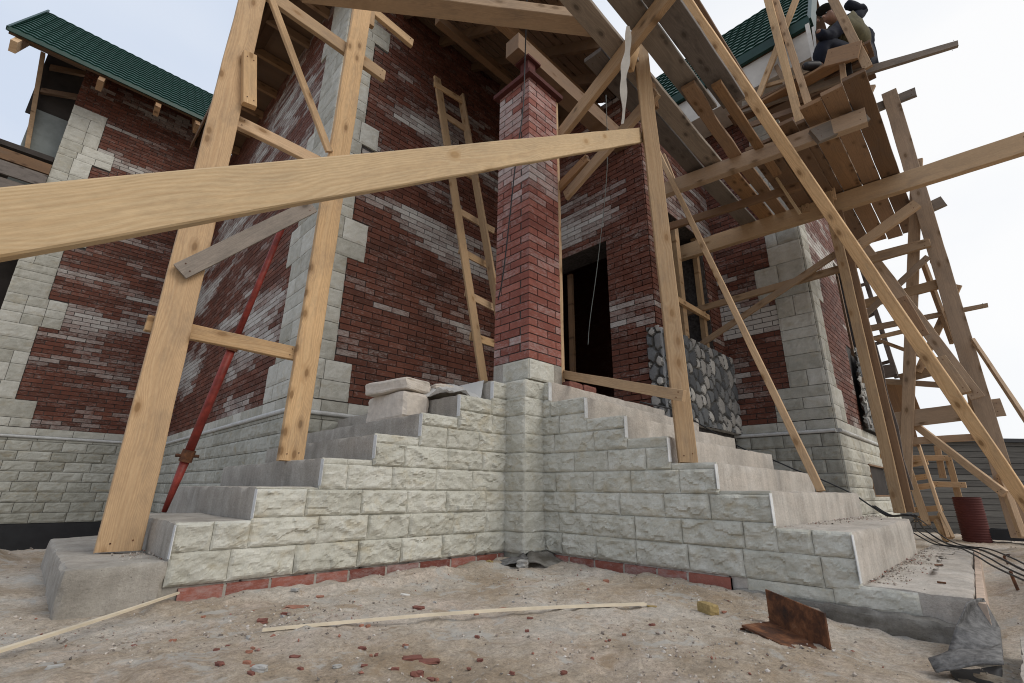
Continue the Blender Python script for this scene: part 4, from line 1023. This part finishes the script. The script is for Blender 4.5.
# plastic film over the slab
vs = []; fs = []; nn = 26
for j in range(nn+1):
    for i in range(nn+1):
        x = 2.22+.62*i/nn; y = 2.98+.75*j/nn
        z = 1.27+.12*sm(3.0,3.3,y)*sm(2.22,2.4,x)*(1-.6*sm(2.6,2.84,x)) + .035*fbm(x*9, y*7, 2.) + .03*abs(nz(x*17, y*4, 9))
        vs.append((x, y, max(z, 1.25 if x < 2.6 else 1.415)))
for j in range(nn):
    for i in range(nn): fs.append((j*(nn+1)+i, j*(nn+1)+i+1, (j+1)*(nn+1)+i+1, (j+1)*(nn+1)+i))
tag(mesh_obj('plastic_film', vs, fs, M['film'], smooth=True), 'crumpled translucent plastic film draped over the slab on the upper left steps', 'plastic film')
# row of loose bricks at the landing edge
for i, (x, dz) in enumerate(((3.42, .0), (3.60, -.0), (3.40, .066), )):
    pass
for i, (x, z, lb) in enumerate(((3.44, 1.453, 'red brick lying on the landing edge, nearest the column'), (3.66, 1.453, 'red brick at the end of the short row on the landing edge'))):
    tag(lump('loose_brick', (x, 2.69, z), (.21,.10,.065), 'chip', rot=.03*i, seed=i+5, amp=.012, res=3), lb, 'brick', 'loose bricks on the landing')

# plastic rag hanging from the ledger
vs = []; fs = []
a, b_ = Vector((2.613,1.387,4.042)), Vector((2.968,1.705,3.532))
for i in range(25):
    t_ = i/24; p_ = a.lerp(b_, t_); w_ = .012+.018*abs(math.sin(math.pi*min(1, t_*1.2)))**.5*(1+.4*math.sin(t_*21))
    s_ = .016*math.sin(t_*9)
    vs += [p_+Vector((w_*.7+s_, -w_*.7, 0)), p_+Vector((s_, .012*math.sin(t_*14), 0)), p_+Vector((-w_*.7+s_, w_*.7, 0))]
for i in range(24): fs += [(i*3, i*3+1, i*3+4, i*3+3), (i*3+1, i*3+2, i*3+5, i*3+4)]
tag(mesh_obj('plastic_strip', vs, fs, M['white_ply'], smooth=True), 'torn whitish plastic strip hanging from the ledger near the right post top', 'plastic strip')
# wires by the column
def wire(name, pts, r, label, cat='cable', mat='black', grp=None, sub=6):
    P_ = [Vector(p) for p in pts]; out = []
    for i in range(len(P_)-1):
        p0_, p1_, p2_, p3_ = P_[max(i-1,0)], P_[i], P_[i+1], P_[min(i+2, len(P_)-1)]
        for k in range(sub):
            t = k/sub; out.append(.5*((2*p1_)+(-p0_+p2_)*t+(2*p0_-5*p1_+4*p2_-p3_)*t*t+(-p0_+3*p1_-3*p2_+p3_)*t**3))
    out.append(P_[-1]); mb = MB(); mb.tube(out, r, 6); return tag(mb.build(name, M[mat], None, smooth=True), label, cat, grp)
wire('cable', [(2.283,2.179,4.817), (2.567,2.475,4.514), (2.573,2.504,3.935), (2.541,2.558,3.386), (2.563,2.649,2.864), (2.612,2.776,2.336), (2.641,2.866,2.132)], .006, 'thin black cable hanging down the left face of the brick column')
wire('cable', [(3.409,2.120,4.439), (3.880,2.458,3.957), (4.182,2.839,3.088), (4.347,3.104,2.457), (4.395,3.181,2.174)], .004, 'thin grey wire hanging in front of the dark doorway', mat='tarp')
# bundle of cables over the right steps
base = [(3.557,2.062,1.247), (4.059,1.885,1.195), (5.07,2.30,1.28), (5.160,1.880,0.975), (5.170,1.588,0.836), (5.180,1.403,0.738), (5.180,1.233,0.663), (5.300,1.024,0.535), (5.350,0.904,0.428), (5.350,0.791,0.350), (5.1,.60,.365)]
tail = [(6.137,0.661,0.220), (6.153,0.566,0.130), (5.605,0.429,0.125), (5.380,0.281,0.130), (4.732,0.150,0.130), (4.157,0.025,0.110), (3.2,-.25,.09), (2.6,-.6,.06)]
tag(wire('cable', base+tail, .0075, 'thickest black cable running down the right steps and off the lower right edge', 'cable', grp='black cables on the right steps'))
for i, (o1, lb) in enumerate(((.05, 'black cable sagging lowest of the bundle across the bottom right step'), (-.05, 'black cable of the bundle looping behind the thickest one on the right steps'), (.10, 'thin black cable kinked at the end of the right lowest step'))):
    rnd = random.Random(i+3)
    pts = [Vector(p)+Vector((rnd.uniform(-.02,.02), -abs(o1)*(.25 if o1 > 0 else -.1), .004)) for p in base[8:]] + [Vector(p)+Vector((-.25*o1*3, o1*1.1, .004*i)) for p in tail]
    wire('cable', pts, .0055, lb, 'cable', grp='black cables on the right steps')

# corrugated pipe piece, standing
px_, py_ = 8.35, .42
root = empty('corrugated_pipe', (px_, py_, -.03), 'short dark red corrugated pipe standing upright beside the grey plank wall', 'pipe')
prof = []; vs = []; fs = []; n_ = 28; H_ = .56; steps = 66
for k in range(steps+1):
    z = H_*k/steps; r_ = .135+.005*math.sin(2*math.pi*k/3.3)
    for j in range(n_): vs.append((px_+r_*math.cos(2*math.pi*j/n_), py_+r_*math.sin(2*math.pi*j/n_), -.05+z))
for k in range(steps):
    for j in range(n_): fs.append((k*n_+j, k*n_+(j+1) % n_, (k+1)*n_+(j+1) % n_, (k+1)*n_+j))
mesh_obj('pipe_wall', vs, fs, M['red_plastic'], root, smooth=True)
mb = MB(); mb.tube([(px_,py_,H_-.075),(px_,py_,H_-.07)], .125, 28); mb.build('pipe_inside', M['black'], root)
# black trough by the outer post
mb = MB(); a = Vector((8.440,0.095,-0.030)); mb.obox(a+Vector((0,0,.07)), Vector((.12,0,0)), Vector((0,.26,0)), Vector((0,0,.006))); mb.obox(a+Vector((-.12,0,.12)), Vector((.008,0,0)), Vector((0,.26,0)), Vector((0,0,.06))); mb.obox(a+Vector((.12,0,.12)), Vector((.008,0,0)), Vector((0,.26,0)), Vector((0,0,.06))); mb.obox(a+Vector((0,.26,.12)), Vector((.12,0,0)), Vector((0,.008,0)), Vector((0,0,.06))); mb.obox(a+Vector((0,-.26,.12)), Vector((.12,0,0)), Vector((0,.008,0)), Vector((0,0,.06)))
tag(mb.build('mortar_trough', M['black']), 'small black mortar trough at the foot of the outer right post', 'trough')

# plank wall of the shed behind
sh = empty('plank_shed', (18, 1.0, -.6), 'long low grey plank shed wall with a black felt edge, behind the right scaffold', 'shed')
a, b_ = Vector((15.2, 3.55, 0)), Vector((25.0, -6.2, 0)); d = (b_-a).normalized(); nrm_ = Vector((-d.y, d.x, 0)); nrm_ = nrm_ if nrm_.dot(Vector((-1,-1,0))) > 0 else -nrm_
L = (b_-a).length; mb = MB(); rnd = random.Random(3)
for k in range(18):
    z = -.75+.152*k
    mb.obox(a.lerp(b_, .5)+Vector((0,0,z+.074))-nrm_*.0, d*(L/2), nrm_*(.02+rnd.uniform(0,.008)), Vector((0,rnd.uniform(-.0,.0),.070)), tone=rnd.random())
mb.obox(a.lerp(b_, .5)+Vector((0,0,.62))-nrm_*.06, d*(L/2), nrm_*.03, Vector((0,0,1.3)), tone=0)
m, n, l, b = newmat('grey_shed_plank', .9); p = geo_pos(n); t = attr(n, 'tone')
cc = ramp(n, l, t, [(0, (.05,.046,.042)), (1, (.12,.112,.10))]); cc = mixc(n, l, .6, cc, ramp(n, l, tex_noise(n, l, mapping(n, l, p, (2,2,30)), 1, 6, .7), [(.3, g(.5)), (.7, g(1.4))]), 'MULTIPLY'); l.new(cc, b.inputs['Base Color']); M['shed'] = m
mb.build('plank_wall', M['shed'], sh)
mb = MB(); mb.obox(a.lerp(b_, .5)+Vector((0,0,1.98))-nrm_*.6, d*(L/2+.1), nrm_*.75, Vector((0,0,.05))); mb.build('felt_roof', M['black'], sh)

# ---- things lying on the ground
def G(p, dz=0.): return (p[0], p[1], gh(p[0], p[1])+dz)
# thin laths
def lath(p0, p1, w0, label, grp='pale laths on the ground', lift0=.012, lift1=.012, mid=.0):
    p0, p1 = Vector(p0), Vector(p1); P0 = Vector(G(p0, lift0)); P1 = Vector(G(p1, lift1)); d = (P1-P0).normalized(); s_ = d.cross(Vector((0,0,1))).normalized()
    n_ = 14; vs = []; fs = []
    for i in range(n_+1):
        t_ = i/n_; p_ = P0.lerp(P1, t_) + Vector((0,0,mid*math.sin(math.pi*t_))) + s_*.012*math.sin(t_*3.1); w_ = w0*(1-.55*t_)
        for (a_, b__) in ((-w_, -.005), (w_, -.005), (w_, .005), (-w_, .005)): vs.append(p_+s_*a_+Vector((0,0,b__)))
    for i in range(n_):
        for k in range(4): fs.append((i*4+k, i*4+(k+1) % 4, (i+1)*4+(k+1) % 4, (i+1)*4+k))
    fs += [(3,2,1,0), tuple(n_*4+k for k in range(4))]
    return tag(mesh_obj('wooden_lath', vs, fs, M['lath']), label, 'lath', grp)
lath((-0.010,2.259,0.010), (0.639,2.879,0.010), .012, 'pale lath on the ground leading to the foot of the lowest left step', lift0=.02, lift1=.03)
lath((2.277,1.368,0.020), (0.752,2.064,0.010), .012, 'long thin bowed pale lath lying in the middle of the sandy ground', lift0=.02, lift1=.01, mid=.012)
tag(lump('wood_offcut', Vector(G((2.439,1.131,0.000)))+Vector((0,0,.022)), (.05,.10,.045), 'wool', rot=-.5, seed=11, amp=.01, res=2), 'small square mustard-coloured offcut on the sand in front of the right cladding', 'offcut')
# steel angle
A_ = Vector((2.575,0.902,-0.040)); B_ = Vector((2.405,0.629,-0.070)); C_ = Vector((2.327,0.937,-0.030)); D_ = Vector((2.212,0.695,-0.060))
A2 = Vector((2.487,0.853,0.109)); B2 = Vector((2.235,0.566,0.088))
def plate(a_, b__, c_, d_, t_=.008):
    n_ = (b__-a_).cross(c_-a_).normalized()*t_; mb.add([a_,b__,d_,c_,a_+n_,b__+n_,d_+n_,c_+n_], [(0,1,2,3),(7,6,5,4),(0,4,5,1),(1,5,6,2),(2,6,7,3),(3,7,4,0)])
mb = MB(); up_ = Vector((0,0,1)); hA = .135
plate(A_, B_, A_+up_*hA, B_+up_*hA); plate(A_+up_*.004, B_+up_*.004, C_+up_*.012, D_+up_*.012)
tag(mb.build('steel_angle', M['rust']), 'rusty steel angle piece lying on the ground in front of the right steps', 'steel angle')
# felt scraps and stones at the pier foot
def flap(name, pts, mat, label, cat='felt', th=.008, sub=4, amp=.012, grp=None):
    bm = bmesh.new(); vv = [bm.verts.new(p) for p in pts]; f_ = bm.faces.new(vv); bmesh.ops.triangulate(bm, faces=[f_]); bmesh.ops.subdivide_edges(bm, edges=bm.edges, cuts=sub, use_grid_fill=True)
    for v in bm.verts: v.co += Vector((0,0,amp*fbm(v.co.x*7, v.co.y*7, 1.)))
    geom = bmesh.ops.extrude_face_region(bm, geom=bm.faces[:])['geom']
    for e_ in geom:
        if isinstance(e_, bmesh.types.BMVert): e_.co.z -= th
    bmesh.ops.recalc_face_normals(bm, faces=bm.faces)
    me = bpy.data.meshes.new(name); bm.to_mesh(me); bm.free(); me.materials.append(M[mat]); me.polygons.foreach_set('use_smooth', [True]*len(me.polygons))
    o = bpy.data.objects.new(name, me); COL.objects.link(o); return tag(o, label, cat, grp)
g0 = gh(2.7, 2.6)
flap('felt_scrap', [(2.55,2.86,g0+.03),(2.58,2.66,g0+.03),(2.75,2.60,g0+.075),(2.80,2.69,g0+.08)], 'felt', 'grey felt scrap at the pier foot, its left side in the corner', grp='felt scraps at the pier foot', amp=.03)
flap('felt_scrap', [(2.70,2.62,g0+.05),(2.78,2.46,g0+.03),(2.98,2.40,g0+.03),(3.02,2.64,g0+.085),(2.85,2.66,g0+.09)], 'conc_wet', 'lighter grey slab scrap leaning on the right side of the pier foot', grp='felt scraps at the pier foot', amp=.03, th=.015)
tag(lump('rubble_stone', (2.66,2.57,g0+.035), (.09,.07,.05), 'grey_stone', rot=.5, seed=31, amp=.2), 'purplish grey stone under the felt scraps at the pier foot', 'stone')
tag(lump('rubble_stone', (2.50,2.74,g0+.03), (.04,.04,.05), 'wool', rot=.2, seed=32, amp=.2), 'small ochre lump at the left of the felt scraps', 'stone')
# bitumen felt at the lower right corner
fb = -.09
flap('bitumen_sheet', [(2.676,0.302,-0.050), (2.673,0.147,-0.030), (3.012,0.153,0.000), (3.033,0.180,0.105), (2.863,0.228,0.105), (2.822,0.274,0.020)], 'felt', 'black bitumen felt draped over the corner of the lowest right step', amp=.012, sub=6)
flap('bitumen_sheet', [(2.458,0.338,-0.035), (2.632,0.143,0.010), (2.392,0.135,0.010), (2.330,0.305,-0.035)], 'felt', 'loose curled edge of grey bitumen felt on the ground at the lower right corner', amp=.016, sub=6)
# formwork board along the lowest right step
board('formwork_board', (2.98,.19,.020), (6.15,.33,.026), .14, .03, None, 'dusty', EZU, label='dusty formwork board on edge along the outer side of the lowest right step', cat='board')
rough_box('concrete_slab', 2.25, -.6, -.25, 2.93, .10, .0, 'conc_pink', None, res=.04, amp=.01, seed=70); tag(bpy.data.objects['concrete_slab'], 'dusty pale concrete slab at the lower right corner of the yard', 'slab')
flap('bitumen_sheet', [(2.495,0.289,-0.075), (2.725,0.160,-0.075), (2.391,0.156,-0.075), (2.279,0.238,-0.075)], 'black', 'black bitumen sheet in the hollow under the curled felt edge, at the bottom right', amp=.006)
# rebar stubs
for i, (q, h_, lb) in enumerate((((4.113,0.090,0.030), .085, 'rusty rebar stub sticking out of the sand, the taller one'), ((5.573,0.140,0.050), .04, 'short bent rusty rebar stub in the sand under the cables'))):
    wire('rebar_stub', [Vector(q)+Vector((0,0,-.03)), Vector(q)+Vector((.0,.01,h_*.6)), Vector(q)+Vector((-.01,-.02 if i else .012,h_))], .008, lb, 'rebar', 'rust', 'rebar stubs')
# nails on the lowest right step
for i, (q, q2, lb) in enumerate((((4.208,0.441,0.103), (4.250,0.406,0.103), 'short dark nail on the lowest right step, farther one'), ((3.406,0.364,0.103), (3.404,0.330,0.103), 'dark red-headed nail on the lowest right step, nearer one'))):
    wire('nail', [q, q2], .005, lb, 'nail', 'rust', 'nails on the step')

# brick chips, one object each
chips = [(296,611,22,5,'chip_o'), (262,624,10,7,'chip'), (285,619,9,4,'chip'), (418,613,12,5,'chip'), (477,639,5,4,'chip'), (362,652,8,4,'chip'), (294,663,10,4,'chip'), (364,668,6,4,'chip'), (412,656,20,5,'chip'),
 (430,658,20,4,'chip'), (395,669,8,4,'chip'), (417,674,12,11,'chip'), (431,677,8,6,'chip'), (259,676,14,10,'grey_stone'), (300,671,6,5,'chip'), (337,669,8,5,'grey_stone'), (252,653,5,3,'chip_o'), (173,641,6,3,'chip_o'), (135,643,8,3,'chip'),
 (228,648,5,4,'chip'), (216,654,6,4,'chip'), (246,669,8,6,'chip_o'), (248,659,6,3,'chip_o'), (218,672,10,5,'chip'), (250,680,8,6,'chip'), (502,610,8,4,'chip_o'), (606,583,6,5,'chip_o'), (530,621,6,3,'chip'), (652,626,6,3,'chip'),
 (724,611,5,3,'chip_o'), (652,605,9,3,'wool'), (527,633,4,2,'chip'), (512,677,6,4,'chip'), (480,660,6,3,'chip'), (742,622,5,4,'rust'), (294,596,8,5,'grey_stone'), (320,598,7,4,'chip_o'), (405,597,10,3,'white_ply'), (455,612,12,4,'grey_stone'), (55,671,14,8,'grey_stone'), (180,596,12,9,'grey_stone')]
rnd = random.Random(12)
import math as _m
CAMP = Vector((0,0,.52)); MR = cam.matrix_world.to_3x3()
def gpt(px, py, z=-.01):
    d = MR @ Vector(((px-512)/473.2, -(py-341.5)/473.2, -1)); t_ = (z-.52)/d.z; return Vector((d.x*t_, d.y*t_, z)), t_
spots = {'chip': ('brick_chip', 'small dark red brick chip lying in the sand', 'brick chip', 'red brick chips in the sand'),
 'chip_o': ('brick_chip', 'small orange brick chip lying in the sand', 'brick chip', 'orange brick chips in the sand'),
 'grey_stone': ('rubble_stone', 'small grey rubble stone lying in the sand', 'stone', 'grey rubble stones in the sand'),
 'wool': ('insulation_scrap', 'flat yellowish scrap by the end of the long lath', 'scrap', None), 'rust': ('rust_lump', 'dark rusty lump beside the left end of the steel angle', 'rust lump', None),
 'white_ply': ('paper_scrap', 'thin white scrap of paper on the sand near the brick footing', 'paper scrap', None)}
for i, (x, y, w_, h_, mt) in enumerate(chips):
    p_, dp = gpt(x, y); s_ = w_*dp/473.2; hh = max(.008, h_*dp/473.2*.55); nm, lb, ct, gp = spots[mt]
    big = {0: 'largest orange brick chip, lying left of the long lath near the brick footing', 3: 'dark red brick chip lying just above the middle of the long lath', 8: 'long dark red brick splinter in the sand below the middle lath, left of its twin', 9: 'long dark red brick splinter below the middle lath, right of its twin', 11: 'upright dark red brick chip at the bottom edge of the sand, left of centre', 13: 'pale angular stone at the bottom edge among red chips', 35: 'whitish stone lying close to the left footing bricks', 38: 'grey stone lying beside the long lath, above its middle', 39: 'flat grey stone in the lower left corner below the pale lath', 40: 'grey lump against the end of the cladding at the lowest left step'}
    if i in big: lb = big[i]; gp = None
    o = lump(nm, (p_.x, p_.y, gh(p_.x, p_.y)+hh*.3), (s_, s_*.5, hh), mt, rot=-.79+rnd.uniform(-.5,.5), seed=i*3.3, amp=.22, res=2); tag(o, lb, ct, gp)
for i in range(26):
    p_, dp = gpt(rnd.uniform(180, 720), rnd.uniform(600, 682)); s_ = rnd.uniform(.008, .022); mt = rnd.choice(['chip', 'chip_o', 'grey_stone', 'grey_stone']); nm, lb, ct, gp = spots[mt]
    tag(lump(nm, (p_.x, p_.y, gh(p_.x, p_.y)+.003), (s_, s_*.6, s_*.5), mt, rot=rnd.random()*3, seed=i*1.7, amp=.25, res=1), lb, ct, gp)
# fine gravel
mb = MB(); rnd = random.Random(5)
def pebble(c, r_):
    vs = [Vector((rnd.gauss(0,1), rnd.gauss(0,1), rnd.gauss(0,1))).normalized() for _ in range(1)]
    base = [Vector(v) for v in ((1,0,0),(-1,0,0),(0,1,0),(0,-1,0),(0,0,1),(0,0,-1))]; q = Matrix.Rotation(rnd.random()*6, 3, 'Z') @ Matrix.Rotation(rnd.random()*6, 3, 'X')
    sc_ = (rnd.uniform(.6,1.3), rnd.uniform(.5,1), rnd.uniform(.4,.8)); vv = [q @ Vector((v.x*sc_[0], v.y*sc_[1], v.z*sc_[2]))*r_*rnd.uniform(.8,1.2)+Vector(c) for v in base]
    mb.add(vv, [(0,2,4),(2,1,4),(1,3,4),(3,0,4),(2,0,5),(1,2,5),(3,1,5),(0,3,5)], tone=rnd.random())
for i in range(12000):
    if i < 9600: x, y = rnd.uniform(.0, 3.0), rnd.uniform(.0, 3.4)
    elif i < 10800: x, y = rnd.uniform(-2, 2), rnd.uniform(3, 7)
    else: x, y = rnd.uniform(3.0, 9), rnd.uniform(-3, .15)
    if x > 2.98 and y > .15: continue
    if y > 2.86 and x > .2 and y < 5: continue
    dn = fbm(x*1.6, y*1.6, 8.)
    if rnd.random() > .36+1.3*dn: continue
    r_ = abs(rnd.gauss(0, .0036))+.0015
    if x > 4 or y > 4: r_ *= 2
    pebble((x, y, gh(x, y)+r_*.3), r_)
# dust and crumbs on the treads
for i in range(900):
    k = rnd.choice([0,0,0,1,1]); 
    x = rnd.uniform(3.1, 5.6); y = RY[k+1]-abs(rnd.gauss(0, .07))-.004
    if y < RY[k]: continue
    pebble((x, y, RZ[k]+.003), abs(rnd.gauss(0,.004))+.002)
for i in range(240):
    x = .575-abs(rnd.gauss(0,.08)); y = rnd.uniform(2.95, 3.9); pebble((x, y, .178), abs(rnd.gauss(0,.0035))+.0015)
tag(mb.build('gravel', M['gravel']), 'fine loose gravel and mortar crumbs scattered over sand and steps', 'gravel', kind='stuff')

# ================================================================ WORKER
wk = empty('person', (6.882,0.554,6.404), 'worker in dark knit cap and olive vest crouching on the high scaffold', 'person')
def skinned(name, joints, edges, mat, parent, levels=2):
    me = bpy.data.meshes.new(name); me.from_pydata([tuple(j[0]) for j in joints], edges, []); o = bpy.data.objects.new(name, me); COL.objects.link(o)
    md = o.modifiers.new('skin', 'SKIN'); md.use_smooth_shade = True
    for i, j in enumerate(joints):
        r_ = j[1]; me.skin_vertices[0].data[i].radius = r_ if isinstance(r_, tuple) else (r_, r_)
    me.skin_vertices[0].data[0].use_root = True
    sb_ = o.modifiers.new('sub', 'SUBSURF'); sb_.levels = levels; sb_.render_levels = levels
    dg = bpy.context.evaluated_depsgraph_get(); m2 = bpy.data.meshes.new_from_object(o.evaluated_get(dg)); m2.materials.clear(); m2.materials.append(M[mat])
    if mat in ('olive', 'cloth'):
        for v in m2.vertices: v.co += v.normal*(.018*noise.noise(v.co*9)+.010*noise.noise(v.co*23))
    bpy.data.objects.remove(o); o = bpy.data.objects.new(name, m2); COL.objects.link(o); m2.polygons.foreach_set('use_smooth', [True]*len(m2.polygons))
    o.parent = parent; o.location = -world_loc(parent); return o
def Wp(px, py, dd=6.75): 
    d = MR @ Vector(((px-512)/473.2, -(py-341.5)/473.2, -1)); return Vector((0,0,.52))+d*dd
pel = Wp(860,57,6.85); chest = Wp(848,32,6.75); neck = Wp(834,20,6.7); head = Wp(825,13,6.66); shR = Wp(846,23,6.95); shL = Wp(843,26,6.55)
elR = Wp(866,11,7.0); haR = Wp(847,4,6.9); elL = Wp(826,38,6.45); haL = Wp(817,30,6.4)
hipR = Wp(859,58,7.0); hipL = Wp(857,58,6.7); knR = Wp(826,44,6.95); knL = Wp(822,44,6.5); anR = Wp(828,66,6.95); anL = Wp(820,66,6.5); toR = Wp(811,67,6.9); toL = Wp(803,66,6.45)
jb = [(pel,.12),(chest,(.16,.14)),(neck,.07),(head,.105),(shR,.07),(elR,.042),(haR,.03),(shL,.07),(elL,.042),(haL,.03),(hipR,.09),(knR,.062),(anR,.045),(toR,.03),(hipL,.09),(knL,.062),(anL,.045),(toL,.03)]
ed = [(0,1),(1,2),(2,3),(1,4),(4,5),(5,6),(1,7),(7,8),(8,9),(0,10),(10,11),(11,12),(12,13),(0,14),(14,15),(15,16),(16,17)]
skinned('body', jb, ed, 'skin', wk)
hipc = pel.lerp(chest,.15)
skinned('vest', [(hipc,(.20,.19)),(pel.lerp(chest,.6),(.25,.22)),(chest.lerp(pel,.1),(.25,.21)),(chest.lerp(neck,.45),.17),(shR,.13),(shL,.13),(Wp(836,34,6.6),.16)], [(0,1),(1,2),(2,3),(2,4),(2,5),(2,6)], 'olive', wk)
skinned('sleeve', [(shR,.12),(elR,.078),(elR.lerp(haR,1.08),.07)], [(0,1),(1,2)], 'cloth', wk)
skinned('sleeve', [(shL,.11),(elL,.085),(elL.lerp(haL,.9),.06)], [(0,1),(1,2)], 'cloth', wk)
skinned('back_panel', [(Wp(864,26,6.95),.10),(Wp(867,40,6.95),.12),(Wp(865,52,6.95),.11)], [(0,1),(1,2)], 'cloth', wk)
skinned('collar', [(chest.lerp(neck,.6),.15),(neck,.11)], [(0,1)], 'cloth', wk)
skinned('trousers', [(pel,.21),(hipR,.15),(knR,.115),(anR,.08),(hipL,.15),(knL,.115),(anL,.08)], [(0,1),(1,2),(2,3),(0,4),(4,5),(5,6)], 'cloth', wk)
skinned('boot', [(anR,.07),(anR.lerp(toR,.5),.065),(toR,.05)], [(0,1),(1,2)], 'black', wk)
skinned('boot', [(anL,.07),(anL.lerp(toL,.5),.065),(toL,.05)], [(0,1),(1,2)], 'black', wk)
up2 = Vector((0,0,1)); skinned('cap', [(head+up2*.035,.135),(head+up2*.095,.105)], [(0,1)], 'cap', wk)
fd = (Wp(818,21,6.45)-head).normalized(); sd_ = fd.cross(up2).normalized(); mb = MB()
nb = head+fd*.10-up2*.03; mb.tube([nb, nb+fd*.035], [.022,.009], 8)
for s_ in (-1, 1): mb.tube([head+sd_*.09*s_-up2*.03, head+sd_*.112*s_-up2*.03], [.03,.022], 8)
mb.build('nose_and_ears', M['skin'], wk, smooth=True)
mb = MB()
for s_ in (-1, 1): mb.tube([head+fd*.09+sd_*.035*s_-up2*.005, head+fd*.11+sd_*.035*s_-up2*.005], [.012,.009], 8)
mb.build('eyes', M['black'], wk)
# white framed window piece he is fixing at the eave
fr = empty('white_panel', (6.439,0.728,6.496), 'narrow white framed strip held up beside the green eave in front of the worker', 'panel')
board('strip', (6.365,0.678,6.775), (6.517,0.709,6.201), .05, .02, fr, 'white_ply', (0,1,0)); board('strip', (6.531,0.637,6.830), (6.624,0.688,6.341), .03, .02, fr, 'white_ply', (0,1,0))
